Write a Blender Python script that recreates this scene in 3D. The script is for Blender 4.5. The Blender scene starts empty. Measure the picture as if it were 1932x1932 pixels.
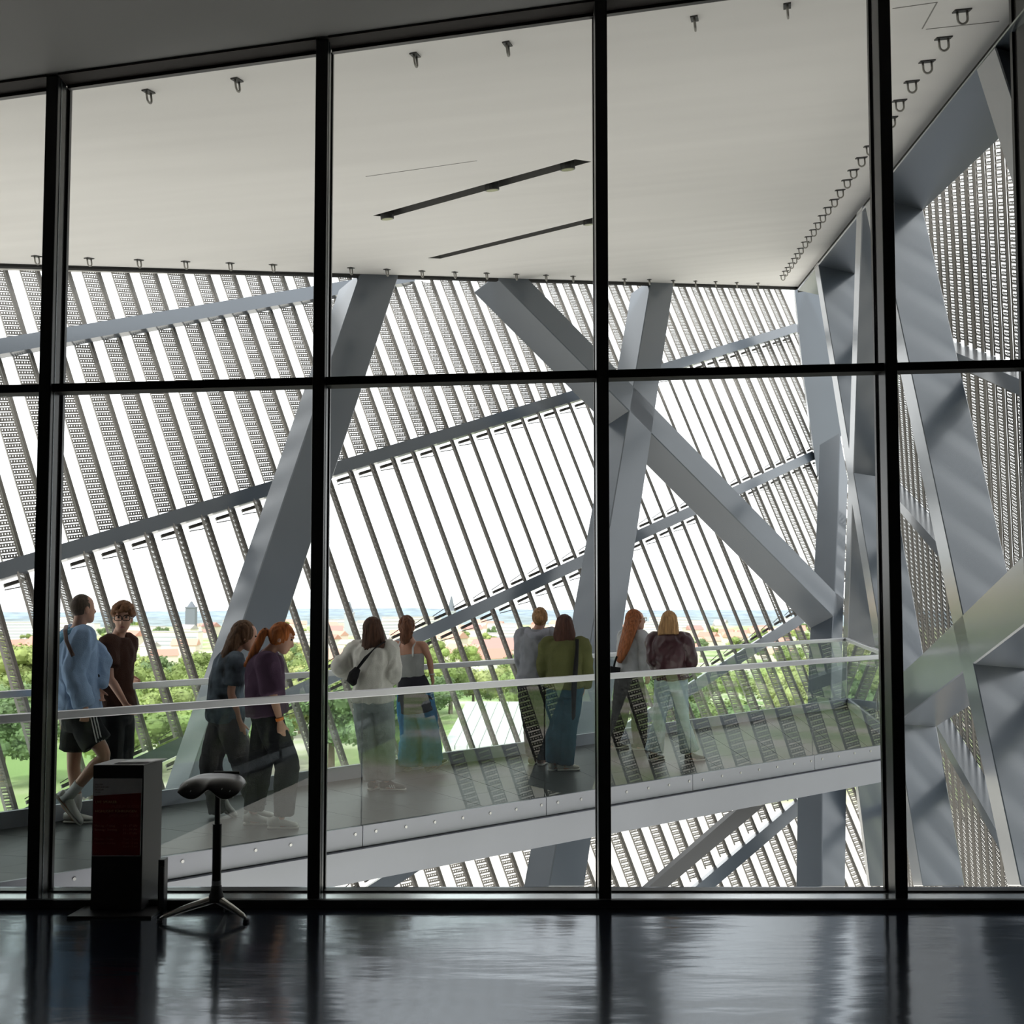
import bpy, bmesh, math, random
from mathutils import Vector, Matrix, noise
from mathutils.bvhtree import BVHTree
random.seed(7)
S = bpy.context.scene
COL = S.collection
EYE = 1.98                                   # camera height above the floor
PITCH = math.atan(134 / 2200)
FPX = 2200.0                                 # focal length for a 1932 px wide frame

# ------------------------------------------------------------------ camera, sky, exposure
cam = bpy.data.cameras.new('camera')
cam.sensor_width = 36
cam.lens = 36 * FPX / 1932
cam.clip_end = 9000
co = bpy.data.objects.new('camera', cam)
COL.objects.link(co)
co.location = (0, 0, EYE)
co.rotation_euler = (math.pi / 2 + PITCH, 0, 0)
S.camera = co
cam.dof.use_dof = True
cam.dof.focus_distance = 12.0
cam.dof.aperture_fstop = 4.5

w = bpy.data.worlds.new('overcast_sky')
S.world = w
w.use_nodes = True
nt = w.node_tree
bg = nt.nodes['Background']
bg.inputs['Color'].default_value = (1.0, 1.0, 1.0, 1)
bg.inputs['Strength'].default_value = 2.1
sun = bpy.data.lights.new('sun', 'SUN')
sun.energy = 3.2
sun.angle = math.radians(6)
sun.color = (1.0, 0.97, 0.94)
sl = bpy.data.objects.new('sun', sun)
COL.objects.link(sl)
sl.rotation_euler = Vector((0.45, 0.65, -0.75)).to_track_quat('-Z', 'Y').to_euler()   # from behind the building, high on the left
S.view_settings.view_transform = 'Standard'
S.view_settings.look = 'None'
S.view_settings.exposure = 0
S.view_settings.gamma = 1
S.view_settings.use_curve_mapping = False
S.cycles.max_bounces = 10
S.cycles.transparent_max_bounces = 24
S.cycles.caustics_reflective = False
S.cycles.caustics_refractive = False


# ------------------------------------------------------------------ materials
MATS = {}


def mat(name, col, rough=0.6, metal=0.0, var=0.0, scale=8.0, bump=0.0, bscale=60.0, spec=0.5, stretch=None, coat=0.0):
    if name in MATS:
        return MATS[name]
    m = bpy.data.materials.new(name)
    m.use_nodes = True
    n = m.node_tree.nodes
    l = m.node_tree.links
    p = n['Principled BSDF']
    p.inputs['Base Color'].default_value = (*col, 1)
    p.inputs['Roughness'].default_value = rough
    p.inputs['Metallic'].default_value = metal
    p.inputs['Specular IOR Level'].default_value = spec
    p.inputs['Coat Weight'].default_value = coat
    if var or bump:
        tc = n.new('ShaderNodeTexCoord')
        mp = n.new('ShaderNodeMapping')
        l.new(tc.outputs['Object'], mp.inputs['Vector'])
        if stretch:
            mp.inputs['Scale'].default_value = stretch
    if var:
        tx = n.new('ShaderNodeTexNoise')
        tx.inputs['Scale'].default_value = scale
        tx.inputs['Detail'].default_value = 5
        l.new(mp.outputs[0], tx.inputs['Vector'])
        r = n.new('ShaderNodeValToRGB')
        r.color_ramp.elements[0].position = 0.3
        r.color_ramp.elements[1].position = 0.7
        r.color_ramp.elements[0].color = (*[max(0, c * (1 - var)) for c in col], 1)
        r.color_ramp.elements[1].color = (*[min(1, c * (1 + var)) for c in col], 1)
        l.new(tx.outputs['Fac'], r.inputs[0])
        l.new(r.outputs[0], p.inputs['Base Color'])
    if bump:
        t2 = n.new('ShaderNodeTexNoise')
        t2.inputs['Scale'].default_value = bscale
        t2.inputs['Detail'].default_value = 4
        l.new(mp.outputs[0], t2.inputs['Vector'])
        b = n.new('ShaderNodeBump')
        b.inputs['Strength'].default_value = bump
        b.inputs['Distance'].default_value = 0.02
        l.new(t2.outputs['Fac'], b.inputs['Height'])
        l.new(b.outputs[0], p.inputs['Normal'])
    MATS[name] = m
    return m


def glass_mat(name, tint, ior=1.5, rough=0.0, gain=1.0):
    m = bpy.data.materials.new(name)
    m.use_nodes = True
    n = m.node_tree.nodes
    l = m.node_tree.links
    n.remove(n['Principled BSDF'])
    t = n.new('ShaderNodeBsdfTransparent')
    t.inputs[0].default_value = (*tint, 1)
    g = n.new('ShaderNodeBsdfGlossy')
    g.inputs['Roughness'].default_value = rough
    f = n.new('ShaderNodeFresnel')
    # the Fresnel node inverts its IOR on back faces; undo that so both sides of a pane behave alike
    ge = n.new('ShaderNodeNewGeometry')
    mr = n.new('ShaderNodeMapRange')
    mr.inputs['To Min'].default_value = ior
    mr.inputs['To Max'].default_value = 1.0 / ior
    l.new(ge.outputs['Backfacing'], mr.inputs['Value'])
    l.new(mr.outputs[0], f.inputs['IOR'])
    mu = n.new('ShaderNodeMath')
    mu.operation = 'MULTIPLY'
    mu.use_clamp = True
    mu.inputs[1].default_value = gain
    l.new(f.outputs[0], mu.inputs[0])
    x = n.new('ShaderNodeMixShader')
    l.new(mu.outputs[0], x.inputs[0])
    l.new(t.outputs[0], x.inputs[1])
    l.new(g.outputs[0], x.inputs[2])
    l.new(x.outputs[0], n['Material Output'].inputs['Surface'])
    MATS[name] = m
    return m


steel = mat('painted_steel', (0.070, 0.088, 0.113), 0.34, 0.25, 0.07, 0.7, spec=0.5, coat=1.0)
steel.node_tree.nodes['Principled BSDF'].inputs['Coat IOR'].default_value = 1.65
steel.node_tree.nodes['Principled BSDF'].inputs['Coat Roughness'].default_value = 0.2
steel_light = mat('rail_aluminium', (0.62, 0.63, 0.66), 0.38, 0.6)
fascia_m = mat('fascia_steel', (0.34, 0.355, 0.41), 0.4, 0.2, 0.05, 1.0)
alu = mat('louvre_aluminium', (0.24, 0.225, 0.21), 0.5, 0.0, 0.12, 2.0)
post_m = mat('facade_post_steel', (0.115, 0.106, 0.096), 0.5, 0.0)
soffit_m = mat('soffit_plaster', (0.775, 0.765, 0.755), 0.7, 0, 0.035, 1.2, stretch=(0.25, 2.0, 1))
black = mat('black_powder_coat', (0.006, 0.0065, 0.008), 0.3, 0.0, spec=0.4)
transom_m = mat('transom_black', (0.006, 0.0065, 0.008), 0.6, 0.0, spec=0.08)
black2 = mat('black_curb', (0.004, 0.004, 0.005), 0.35)
black_gap = mat('shadow_gap_black', (0.01, 0.01, 0.01), 0.8)
roomceil = mat('room_ceiling_grey', (0.30, 0.30, 0.30), 0.7)
roomwall = mat('room_wall_dark', (0.17, 0.17, 0.17), 0.8)
headm = mat('bronze_head_frame', (0.045, 0.04, 0.038), 0.6, spec=0.15)
floor_m = mat('dark_polished_floor', (0.005, 0.008, 0.016), 0.12, 0, 0.3, 2.0, 0.2, 1.6, spec=0.5, stretch=(0.6, 2.6, 1))
floor_m.node_tree.nodes['Principled BSDF'].inputs['IOR'].default_value = 3.2
floor_m.node_tree.nodes['Principled BSDF'].inputs['Specular Tint'].default_value = (0.84, 0.91, 1.0, 1)
tile_m = mat('slate_deck_tile', (0.024, 0.028, 0.028), 0.42, 0, 0.2, 2.5, spec=0.3)
pane_m = glass_mat('window_glass', (0.97, 0.985, 0.985), 1.25)
bal_m = glass_mat('balustrade_glass', (0.955, 0.985, 0.972), 1.52, 0.0, 0.85)


# ------------------------------------------------------------------ helpers
def ray(px, py):
    u = (px - 966) / FPX
    v = (966 - py) / FPX
    return Vector((u, math.cos(PITCH) - v * math.sin(PITCH), math.sin(PITCH) + v * math.cos(PITCH)))


UP = Vector((0, 0, EYE))


def U(px, py, n, o):                     # point on the plane n.(P-eye) = o
    r = ray(px, py)
    return r * (o / n.dot(r)) + UP


def UZ(px, py, z):                       # point at height z
    r = ray(px, py)
    return r * ((z - EYE) / r.z) + UP


def UY(px, py, y):                       # point at distance y
    r = ray(px, py)
    return r * (y / r.y) + UP


class MB:
    def __init__(s):
        s.v = []
        s.f = []

    def add(s, vs, fs):
        b = len(s.v)
        s.v += [tuple(v) for v in vs]
        s.f += [tuple(i + b for i in f) for f in fs]
        return s

    def box(s, c, dx, dy, dz):           # centre and three half-axis vectors
        c = Vector(c)
        dx, dy, dz = Vector(dx), Vector(dy), Vector(dz)
        vs = [c + dx * i + dy * j + dz * k for k in (-1, 1) for j in (-1, 1) for i in (-1, 1)]
        return s.add(vs, [(0, 2, 3, 1), (4, 5, 7, 6), (0, 1, 5, 4), (2, 6, 7, 3), (0, 4, 6, 2), (1, 3, 7, 5)])

    def abox(s, x0, x1, y0, y1, z0, z1):
        return s.box(((x0 + x1) / 2, (y0 + y1) / 2, (z0 + z1) / 2), ((x1 - x0) / 2, 0, 0), (0, (y1 - y0) / 2, 0), (0, 0, (z1 - z0) / 2))

    def prism(s, poly, e):
        n = len(poly)
        e = Vector(e)
        vs = [Vector(p) for p in poly] + [Vector(p) + e for p in poly]
        fs = [tuple(range(n)), tuple(range(2 * n - 1, n - 1, -1))]
        fs += [(i, n + i, n + (i + 1) % n, (i + 1) % n) for i in range(n)]
        return s.add(vs, fs)

    def bar(s, a, b, wv, hv):            # box from a to b with half-width vectors
        a, b = Vector(a), Vector(b)
        return s.box((a + b) / 2, (b - a) / 2, wv, hv)

    def tube(s, pts, radii, n=12, side=None, cap=True):
        """loft through pts; radii are floats or (ra, rb): ra along 'side', rb across it"""
        pts = [Vector(p) for p in pts]
        rings = []
        prev = None
        for i, p in enumerate(pts):
            t = (pts[min(i + 1, len(pts) - 1)] - pts[max(i - 1, 0)])
            if t.length < 1e-9:
                t = Vector((0, 0, 1))
            t.normalize()
            ref = Vector(side) if side is not None else (prev if prev is not None else (Vector((1, 0, 0)) if abs(t.x) < 0.8 else Vector((0, 1, 0))))
            a = ref - t * ref.dot(t)
            if a.length < 1e-6:
                a = t.orthogonal()
            a.normalize()
            if side is None:
                prev = a
            b = t.cross(a)
            r = radii[i] if isinstance(radii, (list, tuple)) else radii
            ra, rb = r if isinstance(r, (list, tuple)) else (r, r)
            rings.append([p + a * (ra * math.cos(2 * math.pi * k / n)) + b * (rb * math.sin(2 * math.pi * k / n)) for k in range(n)])
        vs = [v for r in rings for v in r]
        fs = []
        for i in range(len(rings) - 1):
            for k in range(n):
                fs.append((i * n + k, i * n + (k + 1) % n, (i + 1) * n + (k + 1) % n, (i + 1) * n + k))
        if cap:
            fs.append(tuple(range(n - 1, -1, -1)))
            fs.append(tuple((len(rings) - 1) * n + k for k in range(n)))
        return s.add(vs, fs)

    def ball(s, c, r, n=12, m=8, rot=None):
        c = Vector(c)
        rx, ry, rz = r if isinstance(r, (list, tuple)) else (r, r, r)
        vs = []
        for i in range(1, m):
            th = math.pi * i / m
            for k in range(n):
                ph = 2 * math.pi * k / n
                d = Vector((rx * math.sin(th) * math.cos(ph), ry * math.sin(th) * math.sin(ph), rz * math.cos(th)))
                vs.append(c + (rot @ d if rot else d))
        d = Vector((0, 0, rz))
        t = len(vs)
        vs.append(c + (rot @ d if rot else d))
        vs.append(c - (rot @ d if rot else d))
        fs = []
        for i in range(m - 2):
            for k in range(n):
                fs.append((i * n + k, (i + 1) * n + k, (i + 1) * n + (k + 1) % n, i * n + (k + 1) % n))
        for k in range(n):
            fs.append((t, k, (k + 1) % n))
            fs.append((t + 1, (m - 2) * n + (k + 1) % n, (m - 2) * n + k))
        return s.add(vs, fs)

    def mesh(s, name, m=None, smooth=False, fix=True):
        me = bpy.data.meshes.new(name)
        me.from_pydata(s.v, [], s.f)
        if fix and len(s.f) < 20000:
            bm = bmesh.new()
            bm.from_mesh(me)
            bmesh.ops.recalc_face_normals(bm, faces=bm.faces)
            bm.to_mesh(me)
            bm.free()
        if smooth:
            for p in me.polygons:
                p.use_smooth = True
        if m:
            me.materials.append(m)
        return me

    def build(s, name, m, parent=None, smooth=False, kind=None, bevel=0.0):
        o = bpy.data.objects.new(name, s.mesh(name, m, smooth))
        COL.objects.link(o)
        if parent:
            o.parent = parent
        if kind:
            o['kind'] = kind
        if bevel:
            b = o.modifiers.new('bevel', 'BEVEL')
            b.width = bevel
            b.segments = 2
            b.limit_method = 'ANGLE'
        return o


def link(name, me, parent=None, loc=None):
    o = bpy.data.objects.new(name, me)
    COL.objects.link(o)
    if parent:
        o.parent = parent
    if loc is not None:
        o.location = loc
    return o


def empty(name, label=None, cat=None, group=None, kind=None, loc=(0, 0, 0)):
    o = bpy.data.objects.new(name, None)
    COL.objects.link(o)
    o.empty_display_size = 0.1
    o.location = loc
    tag(o, label, cat, group, kind)
    return o


def tag(o, label=None, cat=None, group=None, kind=None):
    if label:
        o['label'] = label
    if cat:
        o['category'] = cat
    if group:
        o['group'] = group
    if kind:
        o['kind'] = kind
    return o


# ------------------------------------------------------------------ the planes of the two screen facades
pA = Vector((0.68210521, 0.66410428, 0.30610127)).normalized()      # direction of facade A's purlins
sA = Vector((-0.34722343, 0.12809859, 0.92899227)).normalized()     # direction of facade A's strips
nA = sA.cross(pA).normalized()                                      # pointing out of the building
pB = (ray(1230, 425)).normalized()
sB = Vector((-0.145, -0.292, 0.945)).normalized()
nB = pB.cross(sB).normalized()
CORNER = ray(1505, 540) * 29.0
offA = nA.dot(CORNER)
offB = nB.dot(CORNER)
oA = offA - 1.45                                                    # inner faces of the two trusses
oB = offB - 0.95
eA = Vector((-0.386, 0.245, -0.235))                                # depth of a truss member
eB = Vector((0.639, 0.263, -0.064))


def PA(a, b, d=0.0):
    return CORNER + UP + pA * a + sA * b + nA * d


def PB(a, b, d=0.0):
    return CORNER + UP + pB * a + sB * b + nB * d


# ------------------------------------------------------------------ soffit, room, ground
def plane3(a, b, c):
    n = (b - a).cross(c - a).normalized()
    return n, n.dot(a - UP)


s1 = U(0, 497, nA, oA)
s2 = U(1505, 541, nA, oA)
s3 = UY(1110, 6, 7.75)
nS, oS = plane3(s1, s2, s3)
if nS.z < 0:
    nS, oS = -nS, -oS


def SOF(px, py):
    return U(px, py, nS, oS)


def onS(x, y):                            # height of the soffit above floor at x, y
    return EYE + (oS - nS.x * x - nS.y * y) / nS.z


GY = 7.45                                 # the curtain wall's glass plane
edge_r = (SOF(1932, 10) - s2).normalized()
edge_l = (s1 - s2).normalized()
R_out = s2 + edge_r * ((7.5 - s2.y) / edge_r.y)
L_out = s1 + edge_l * 3.0
poly = [s2, R_out, Vector((-9.5, 7.5, onS(-9.5, 7.5))), L_out]
# two long recessed light slots are cut out of the soffit's underside
slots = [[SOF(703, 407), SOF(737, 409.5), SOF(1116, 305), SOF(1085, 300.5)], [SOF(807, 487), SOF(831, 488), SOF(1147, 412), SOF(1122, 410)]]
bm = bmesh.new()
eds = []
for lp in [poly] + slots:
    vv = [bm.verts.new(p) for p in lp]
    eds += [bm.edges.new((vv[i], vv[(i + 1) % 4])) for i in range(4)]
bmesh.ops.triangle_fill(bm, use_beauty=True, use_dissolve=False, edges=eds)
up = [bm.verts.new(p + Vector((0, 0, 0.5))) for p in poly]
bm.verts.ensure_lookup_table()
lo = list(bm.verts)[:4]
bm.faces.new(up)
for i in range(4):
    bm.faces.new((lo[i], lo[(i + 1) % 4], up[(i + 1) % 4], up[i]))
me = bpy.data.meshes.new('ceiling')
bm.to_mesh(me)
bm.free()
me.materials.append(soffit_m)
so = link('ceiling', me)
tag(so, kind='structure')
slot_m = mat('slot_grey', (0.12, 0.12, 0.115), 0.6)
spot_m = mat('spotlight_black', (0.02, 0.02, 0.02), 0.4)
lens_m = mat('spotlight_lens', (0.35, 0.36, 0.2), 0.2)
for k, (lp, ts, lab) in enumerate(((slots[0], (0.03, 0.58, 0.93), 'longer upper recessed light slot in the white soffit with three spotlights'),
                                   (slots[1], (0.93,), 'lower recessed light slot in the white soffit nearer the back edge'))):
    r = empty('light_slot', lab, 'ceiling light', 'recessed light slots in the soffit')
    ins = [p + nS * 0.001 for p in lp]
    cap_ = [p + nS * 0.16 for p in lp]
    MB().add(ins + cap_, [(0, 1, 5, 4), (1, 2, 6, 5), (2, 3, 7, 6), (3, 0, 4, 7), (4, 5, 6, 7)]).build('housing', slot_m, r)
    a_, b_ = (lp[0] + lp[1]) / 2, (lp[2] + lp[3]) / 2
    wd = (lp[1] - lp[0]).length * 0.30
    for t in ts:
        c_ = a_.lerp(b_, t)
        sp = MB().tube([c_ + nS * 0.12, c_ - nS * 0.05], [wd, wd], 16).build('spotlight', spot_m, r, smooth=False)
        MB().tube([c_ - nS * 0.0495, c_ - nS * 0.053], [wd * .85, wd * .85], 16).build('lens', lens_m, sp)
# black shadow gap trim along both soffit edges
tr = MB()
tr.prism([L_out, s2, s2 - Vector((0, 0, 0.05)), L_out - Vector((0, 0, 0.035))], nA * 0.05)
tr.build('trim_1', black_gap, None, kind='structure')
tr = MB()
tr.prism([s2, R_out, R_out - Vector((0, 0, 0.16)), s2 - Vector((0, 0, 0.13))], nB * 0.12)
tr.build('trim_2', black_gap, None, kind='structure')

# fine joint lines of the soffit's access hatch
hj = MB()
dn = Vector((0, 0, -0.004))
for a, b in (((1740, 54), (1768, 4)), ((1768, 4), (1684, 16)), ((1747, 55), (1885, 40)), ((690, 333), (900, 303))):
    P, Q = SOF(*a), SOF(*b)
    d = (Q - P).normalized()
    sd = d.cross(nS).normalized() * 0.005
    hj.bar(P, Q, sd, nS * 0.003)
hj.build('joint_line', mat('joint_grey', (0.25, 0.25, 0.24), 0.8), so)

# the room the photographer stands in
MB().abox(-9.5, 6.5, -7, 7.75, -0.3, 0).build('floor', floor_m, None, kind='structure')
c0 = [UY(0, 152, GY - 0.18), UY(596, 70, GY - 0.18)]
slope = (c0[1].z - c0[0].z) / (c0[1].x - c0[0].x)


def topz(x):
    return c0[0].z + slope * (x - c0[0].x)


cl = MB()
cl.add([(-9.5, -7, topz(-9.5)), (6.5, -7, topz(6.5)), (6.5, 7.47, topz(6.5)), (-9.5, 7.47, topz(-9.5)),
        (-9.5, -7, topz(-9.5) + .3), (6.5, -7, topz(6.5) + .3), (6.5, 7.47, topz(6.5) + .3), (-9.5, 7.47, topz(-9.5) + .3)],
       [(0, 1, 2, 3), (4, 7, 6, 5), (0, 4, 5, 1), (1, 5, 6, 2), (2, 6, 7, 3), (3, 7, 4, 0)])
cl.build('ceiling', roomceil, None, kind='structure')
MB().abox(-9.7, -9.5, -7, 7.75, -0.3, 7).build('wall_left', roomwall, None, kind='structure')
MB().abox(6.5, 6.7, -7, 7.75, -0.3, 7).build('wall_right', roomwall, None, kind='structure')
MB().abox(-9.7, 6.7, -7.2, -7, -0.3, 7).build('wall_near', mat('room_wall_pale', (0.45, 0.45, 0.45), 0.8), None, kind='structure')
# bulkhead between the curtain wall's head and the soffit outside
bh = MB()
bh.prism([(-9.5, GY + 0.02, topz(-9.5) + .1), (6.5, GY + 0.02, topz(6.5) + .1), (6.5, GY + .02, onS(6.5, 7.6) + .3), (-9.5, GY + .02, onS(-9.5, 7.6) + .3)], (0, 0.03, 0))
bh.build('wall_bulkhead', mat('bulkhead_grey', (0.3, 0.3, 0.29), 0.7), None, kind='structure')

# ------------------------------------------------------------------ screen facades: posts, perforated panels, purlins
PIT = 0.4535
LAM = 0.077


def panel_mesh(length, q, s, width, lam, drop, teeth=6, solid_=0.70, deep=0.016):
    """perforated ladder panel hinged at x = 0, reaching to -width*q; rungs lean by 'drop' along m"""
    m = s.cross(q).normalized()
    mb = MB()
    n = max(1, int(length / lam))
    off = (length - n * lam) / 2

    def P(x, z, y=0.0):
        return q * x + s * z + m * y
    H = solid_ * lam
    xs = [-width, -0.012]
    # side stringers
    for x0, x1 in ((-width - 0.008, -width + 0.004), (-0.022, -0.006)):
        mb.add([P(x0, 0), P(x1, 0), P(x1, length), P(x0, length)], [(0, 1, 2, 3)])
        mb.add([P(x0, 0, -deep), P(x0, 0, deep), P(x0, length, deep), P(x0, length, -deep)], [(0, 1, 2, 3)])
    W = xs[1] - xs[0]
    for i in range(n):
        z0 = off + i * lam + 0.2 * lam
        f = lambda x, t: P(x, z0 + t * H * 0.93, drop * (t - 0.5) * H)
        # lower rail, upper rail, teeth between them
        mb.add([f(xs[0], 0), f(xs[1], 0), f(xs[1], .37), f(xs[0], .37)], [(0, 1, 2, 3)])
        mb.add([f(xs[0], .72), f(xs[1], .72), f(xs[1], 1), f(xs[0], 1)], [(0, 1, 2, 3)])
        for k in range(teeth + 1):
            c = xs[0] + W * k / teeth
            hw = 0.32 * W / teeth
            a, b = max(xs[0], c - hw), min(xs[1], c + hw)
            mb.add([f(a, .37), f(b, .37), f(b, .72), f(a, .72)], [(0, 1, 2, 3)])
    return mb.mesh('louvre_panel', alu, fix=False)


def q_az(az, s):                          # direction at azimuth az, perpendicular to the strip direction
    a, b = math.sin(az), math.cos(az)
    return Vector((a, b, -(a * s.x + b * s.y) / s.z)).normalized()


R = math.radians
wallA = empty('wall_back', kind='structure')
purA = [(2.0, 0.115), (-1.03, 0.105), (-4.02, 0.1), (-7.0, 0.1), (-9.96, 0.11)]
top_b = lambda a: 0.02 + (-a) * 0.1655                    # just under the soffit's edge band
cache = {}


def panelA(length, az, qv=None):
    key = (round(length, 2), round(az, 2), qv is not None)
    if key not in cache:
        cache[key] = panel_mesh(length, qv if qv else q_az(R(az), sA), sA, 0.245, LAM, -0.38, solid_=0.76 if qv else 0.75)
    return cache[key]


q_low = Vector((0.66, 0.75, -0.03)).normalized()
A0 = -9.27 + PIT * 19                                      # strip nearest the corner
post_cache = {}
NA = 52
for j in range(NA):
    a = A0 - PIT * j
    if a > -0.25:
        continue
    tb = top_b(a) + 0.15
    ln = tb + 12.6
    key = round(ln, 2)
    if key not in post_cache:
        mb = MB()
        mb.bar(sA * 0 + pA * 0.022, sA * ln + pA * 0.022, pA * 0.021, nA * 0.02)
        post_cache[key] = mb.mesh('facade_post', post_m)
    link('facade_post', post_cache[key], wallA, PA(a, -12.6, 0.12))
    bays = [(2.0, tb), (-1.03, 2.0), (-4.02, -1.03), (-7.0, -4.02), (-9.96, -7.0), (-12.6, -9.96)]
    for bi, (b0, b1) in enumerate(bays):
        b1 = min(b1, tb)
        L = b1 - b0 - 0.2
        if L < 0.12:
            continue
        if bi in (4, 5) and a < -17.5:
            continue
        az = 40.0
        qv = None
        if bi == 2:                                        # first open bay: panels swing open away from the corner
            t = (a + 1.2) / (-6.6 + 1.2)
            az = 40 + (7.5 - 40) * min(1, max(0, t)) if a > -6.6 else max(-9.0, 7.5 + (a + 6.6) * 0.55)
        elif bi == 3:
            t = (a + 3.6) / (-7.2 + 3.6)
            az = 42 + (12 - 42) * min(1, max(0, t)) if a > -7.2 else max(-9.0, 12 + (a + 7.2) * 1.0)
        elif bi >= 4:
            qv = q_low
        az = round(az * 2) / 2
        L = round(L, 2)
        link('louvre_panel', panelA(L, az, qv), wallA, PA(a, b0 + 0.1, 0.12))
# bracket rods between the ends of the opened panels, beside the two purlins that bound the open bays
br = MB()
for b_, sg in ((-1.03, -1), (-4.02, 1), (-4.02, -1), (-7.0, 1)):
    for j in range(NA):
        a = A0 - PIT * j
        if a > -0.8 or a < -21:
            continue
        bb = b_ + sg * 0.16
        br.bar(PA(a - 0.3, bb, .12), PA(a - 0.02, bb, .12), sA * 0.022, nA * 0.02)
        br.bar(PA(a - 0.3, bb + sg * 0.05, .14), PA(a - 0.02, bb + sg * 0.09, .12), sA * 0.006, nA * 0.006)
tag(br.build('bracket', mat('bracket_dark', (0.06, 0.055, 0.05), 0.5), wallA), kind='stuff')
for b, hh in purA:
    a1 = min(-0.35, -b / 0.1655 if b > 0 else -0.35 + b * 0.52)
    a0 = -25.0
    MB().bar(PA(a0, b, 0.0), PA(a1, b, 0.0), sA * hh, nA * 0.075).build('purlin', steel, wallA)
# eaves band under the soffit edge
MB().bar(PA(-25, top_b(-25) + .12, 0.0), PA(-0.2, top_b(-0.2) + .12, 0.0), (sA - pA * 0.0) * 0.12, nA * 0.09).build('eaves_beam', mat('eaves_steel', (0.55, 0.54, 0.52), 0.5, 0.0), wallA)

wallB = empty('wall_side', kind='structure')
PITB = 0.368
qB = (pB * 0.997 - nB * 0.08)
qB = (qB - sB * qB.dot(sB)).normalized()
purB = [(0.0, 0.08), (-2.73, 0.09), (-5.74, 0.1), (-8.6, 0.1)]
pcB = {}


def panelB(L):
    k = round(L, 2)
    if k not in pcB:
        pcB[k] = panel_mesh(L, -qB, sB, 0.19, 0.070, 0.50, 5, 0.68, 0.010)
    return pcB[k]


postB = {}
for j in range(5, 48):
    a = -4.6 - PITB * j
    tb = min(3.4, 0.15 - a * 0.19)
    ln = round(tb + 13.0, 1)
    if ln not in postB:
        postB[ln] = MB().bar((0, 0, 0), sB * ln, pB * 0.014, nB * 0.014).mesh('facade_post', post_m)
    link('facade_post', postB[ln], wallB, PB(a, -13.0, 0.12))
    for b0, b1 in ((0, tb), (-2.73, 0), (-5.74, -2.73), (-8.6, -5.74), (-13, -8.6)):
        L = min(b1, tb) - b0 - 0.16
        if L < 0.15:
            continue
        link('louvre_panel', panelB(round(L, 1)), wallB, PB(a, b0 + 0.08, 0.12))
for b, hh in purB:
    MB().bar(PB(-22, b, -0.02), PB(-7.5, b, -0.02), sB * hh, nB * 0.12).build('purlin', steel, wallB)

# ------------------------------------------------------------------ steel truss members
CAT = 'steel beam'


def member(name, label, px, plane='A', ext=1.0):
    n, o, e = (nA, oA, eA) if plane == 'A' else (nB, oB, eB)
    poly = [U(x, y, n, o) for x, y in px]
    ob = MB().prism(poly, e * ext).build(name, steel)
    b = ob.modifiers.new('bevel', 'BEVEL')
    b.width = 0.012
    b.segments = 1
    b.limit_method = 'ANGLE'
    tag(ob, label, CAT)
    return ob


member('diagonal_brace', 'broad grey steel brace leaning left behind the two girls walking right',
       [(681, 512), (755, 512), (382, 1652), (295, 1652)])
member('diagonal_brace', 'long grey steel brace sloping down right to the far corner of the walkway',
       [(934, 520), (992, 521), (1574, 1115), (1592, 1130), (1591, 1181), (1571, 1162)])
member('steel_column', 'tall grey steel column crossing the long brace at mid height',
       [(1229, 526), (1273, 526), (1103, 1672), (1036, 1672)])
member('steel_column', 'slim corner steel post rising behind the corner of the far handrail',
       [(1600, 905), (1590, 1200), (1592, 1450), (1566, 1450), (1570, 1200), (1575, 1115), (1581, 972), (1585, 816)])
member('steel_column', 'pale stout steel leg standing under the far end of the walkway',
       [(1552, 1440), (1598, 1440), (1595, 1672), (1551, 1672)])
# side facade
member('diagonal_brace', 'long steel brace with thin pale edge falling right past the walkway end',
       [(1536, 503), (1543, 494), (1741, 1672), (1723, 1672)], 'B')
member('steel_column', 'slim near-upright steel post crossing the thin pale edged brace',
       [(1616, 400), (1627, 387), (1590, 1480), (1582, 1480)], 'B')
member('diagonal_brace', 'massive blue grey steel brace falling through the right hand window bay',
       [(1632, 388), (1647, 366), (1926, 1672), (1901, 1672)], 'B')
member('diagonal_brace', 'wide pale steel brace rising to the right edge of the picture',
       [(1672, 1296), (1743, 1230), (1932, 1045), (1975, 1003), (1975, 1146), (1932, 1180), (1708, 1352), (1672, 1380)], 'B')
member('diagonal_brace', 'dark steel brace at the top right corner under the ceiling',
       [(1841, 130), (1877, 87), (2000, 463), (2000, 633)], 'B')
member('steel_chord', 'thin steel edge beam running along the right edge of the white soffit',
       [(1505, 545), (1932, 14), (1975, -40), (1975, -37), (1932, 18), (1506, 548)], 'B')
member('steel_column', 'blue grey steel leg below the walkway end left of the thick mullion',
       [(1612, 1470), (1617, 1470), (1642, 1672), (1637, 1672)], 'B')
# corner post seen broadside
cp = MB().prism([UY(x, y, 26.2) for x, y in [(1499, 541), (1541, 500), (1567, 684), (1590, 812), (1583, 832), (1543, 900), (1537, 862), (1514, 691)]], (0.1, 0.5, 0))
tag(cp.build('steel_column', steel), 'dark broad steel post where the two screen walls meet', CAT)
# strut under the walkway
st = MB().prism([U(1215, 1681, nA, 9.9), U(1395, 1524, nA, 9.9), U(1443, 1519, nA, 9.9), U(1251, 1681, nA, 9.9)], eA * 0.35)
tag(st.build('support_strut', mat('strut_dark_steel', (0.10, 0.10, 0.105), 0.4)), 'dark slanting strut below the walkway deck', CAT)

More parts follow.
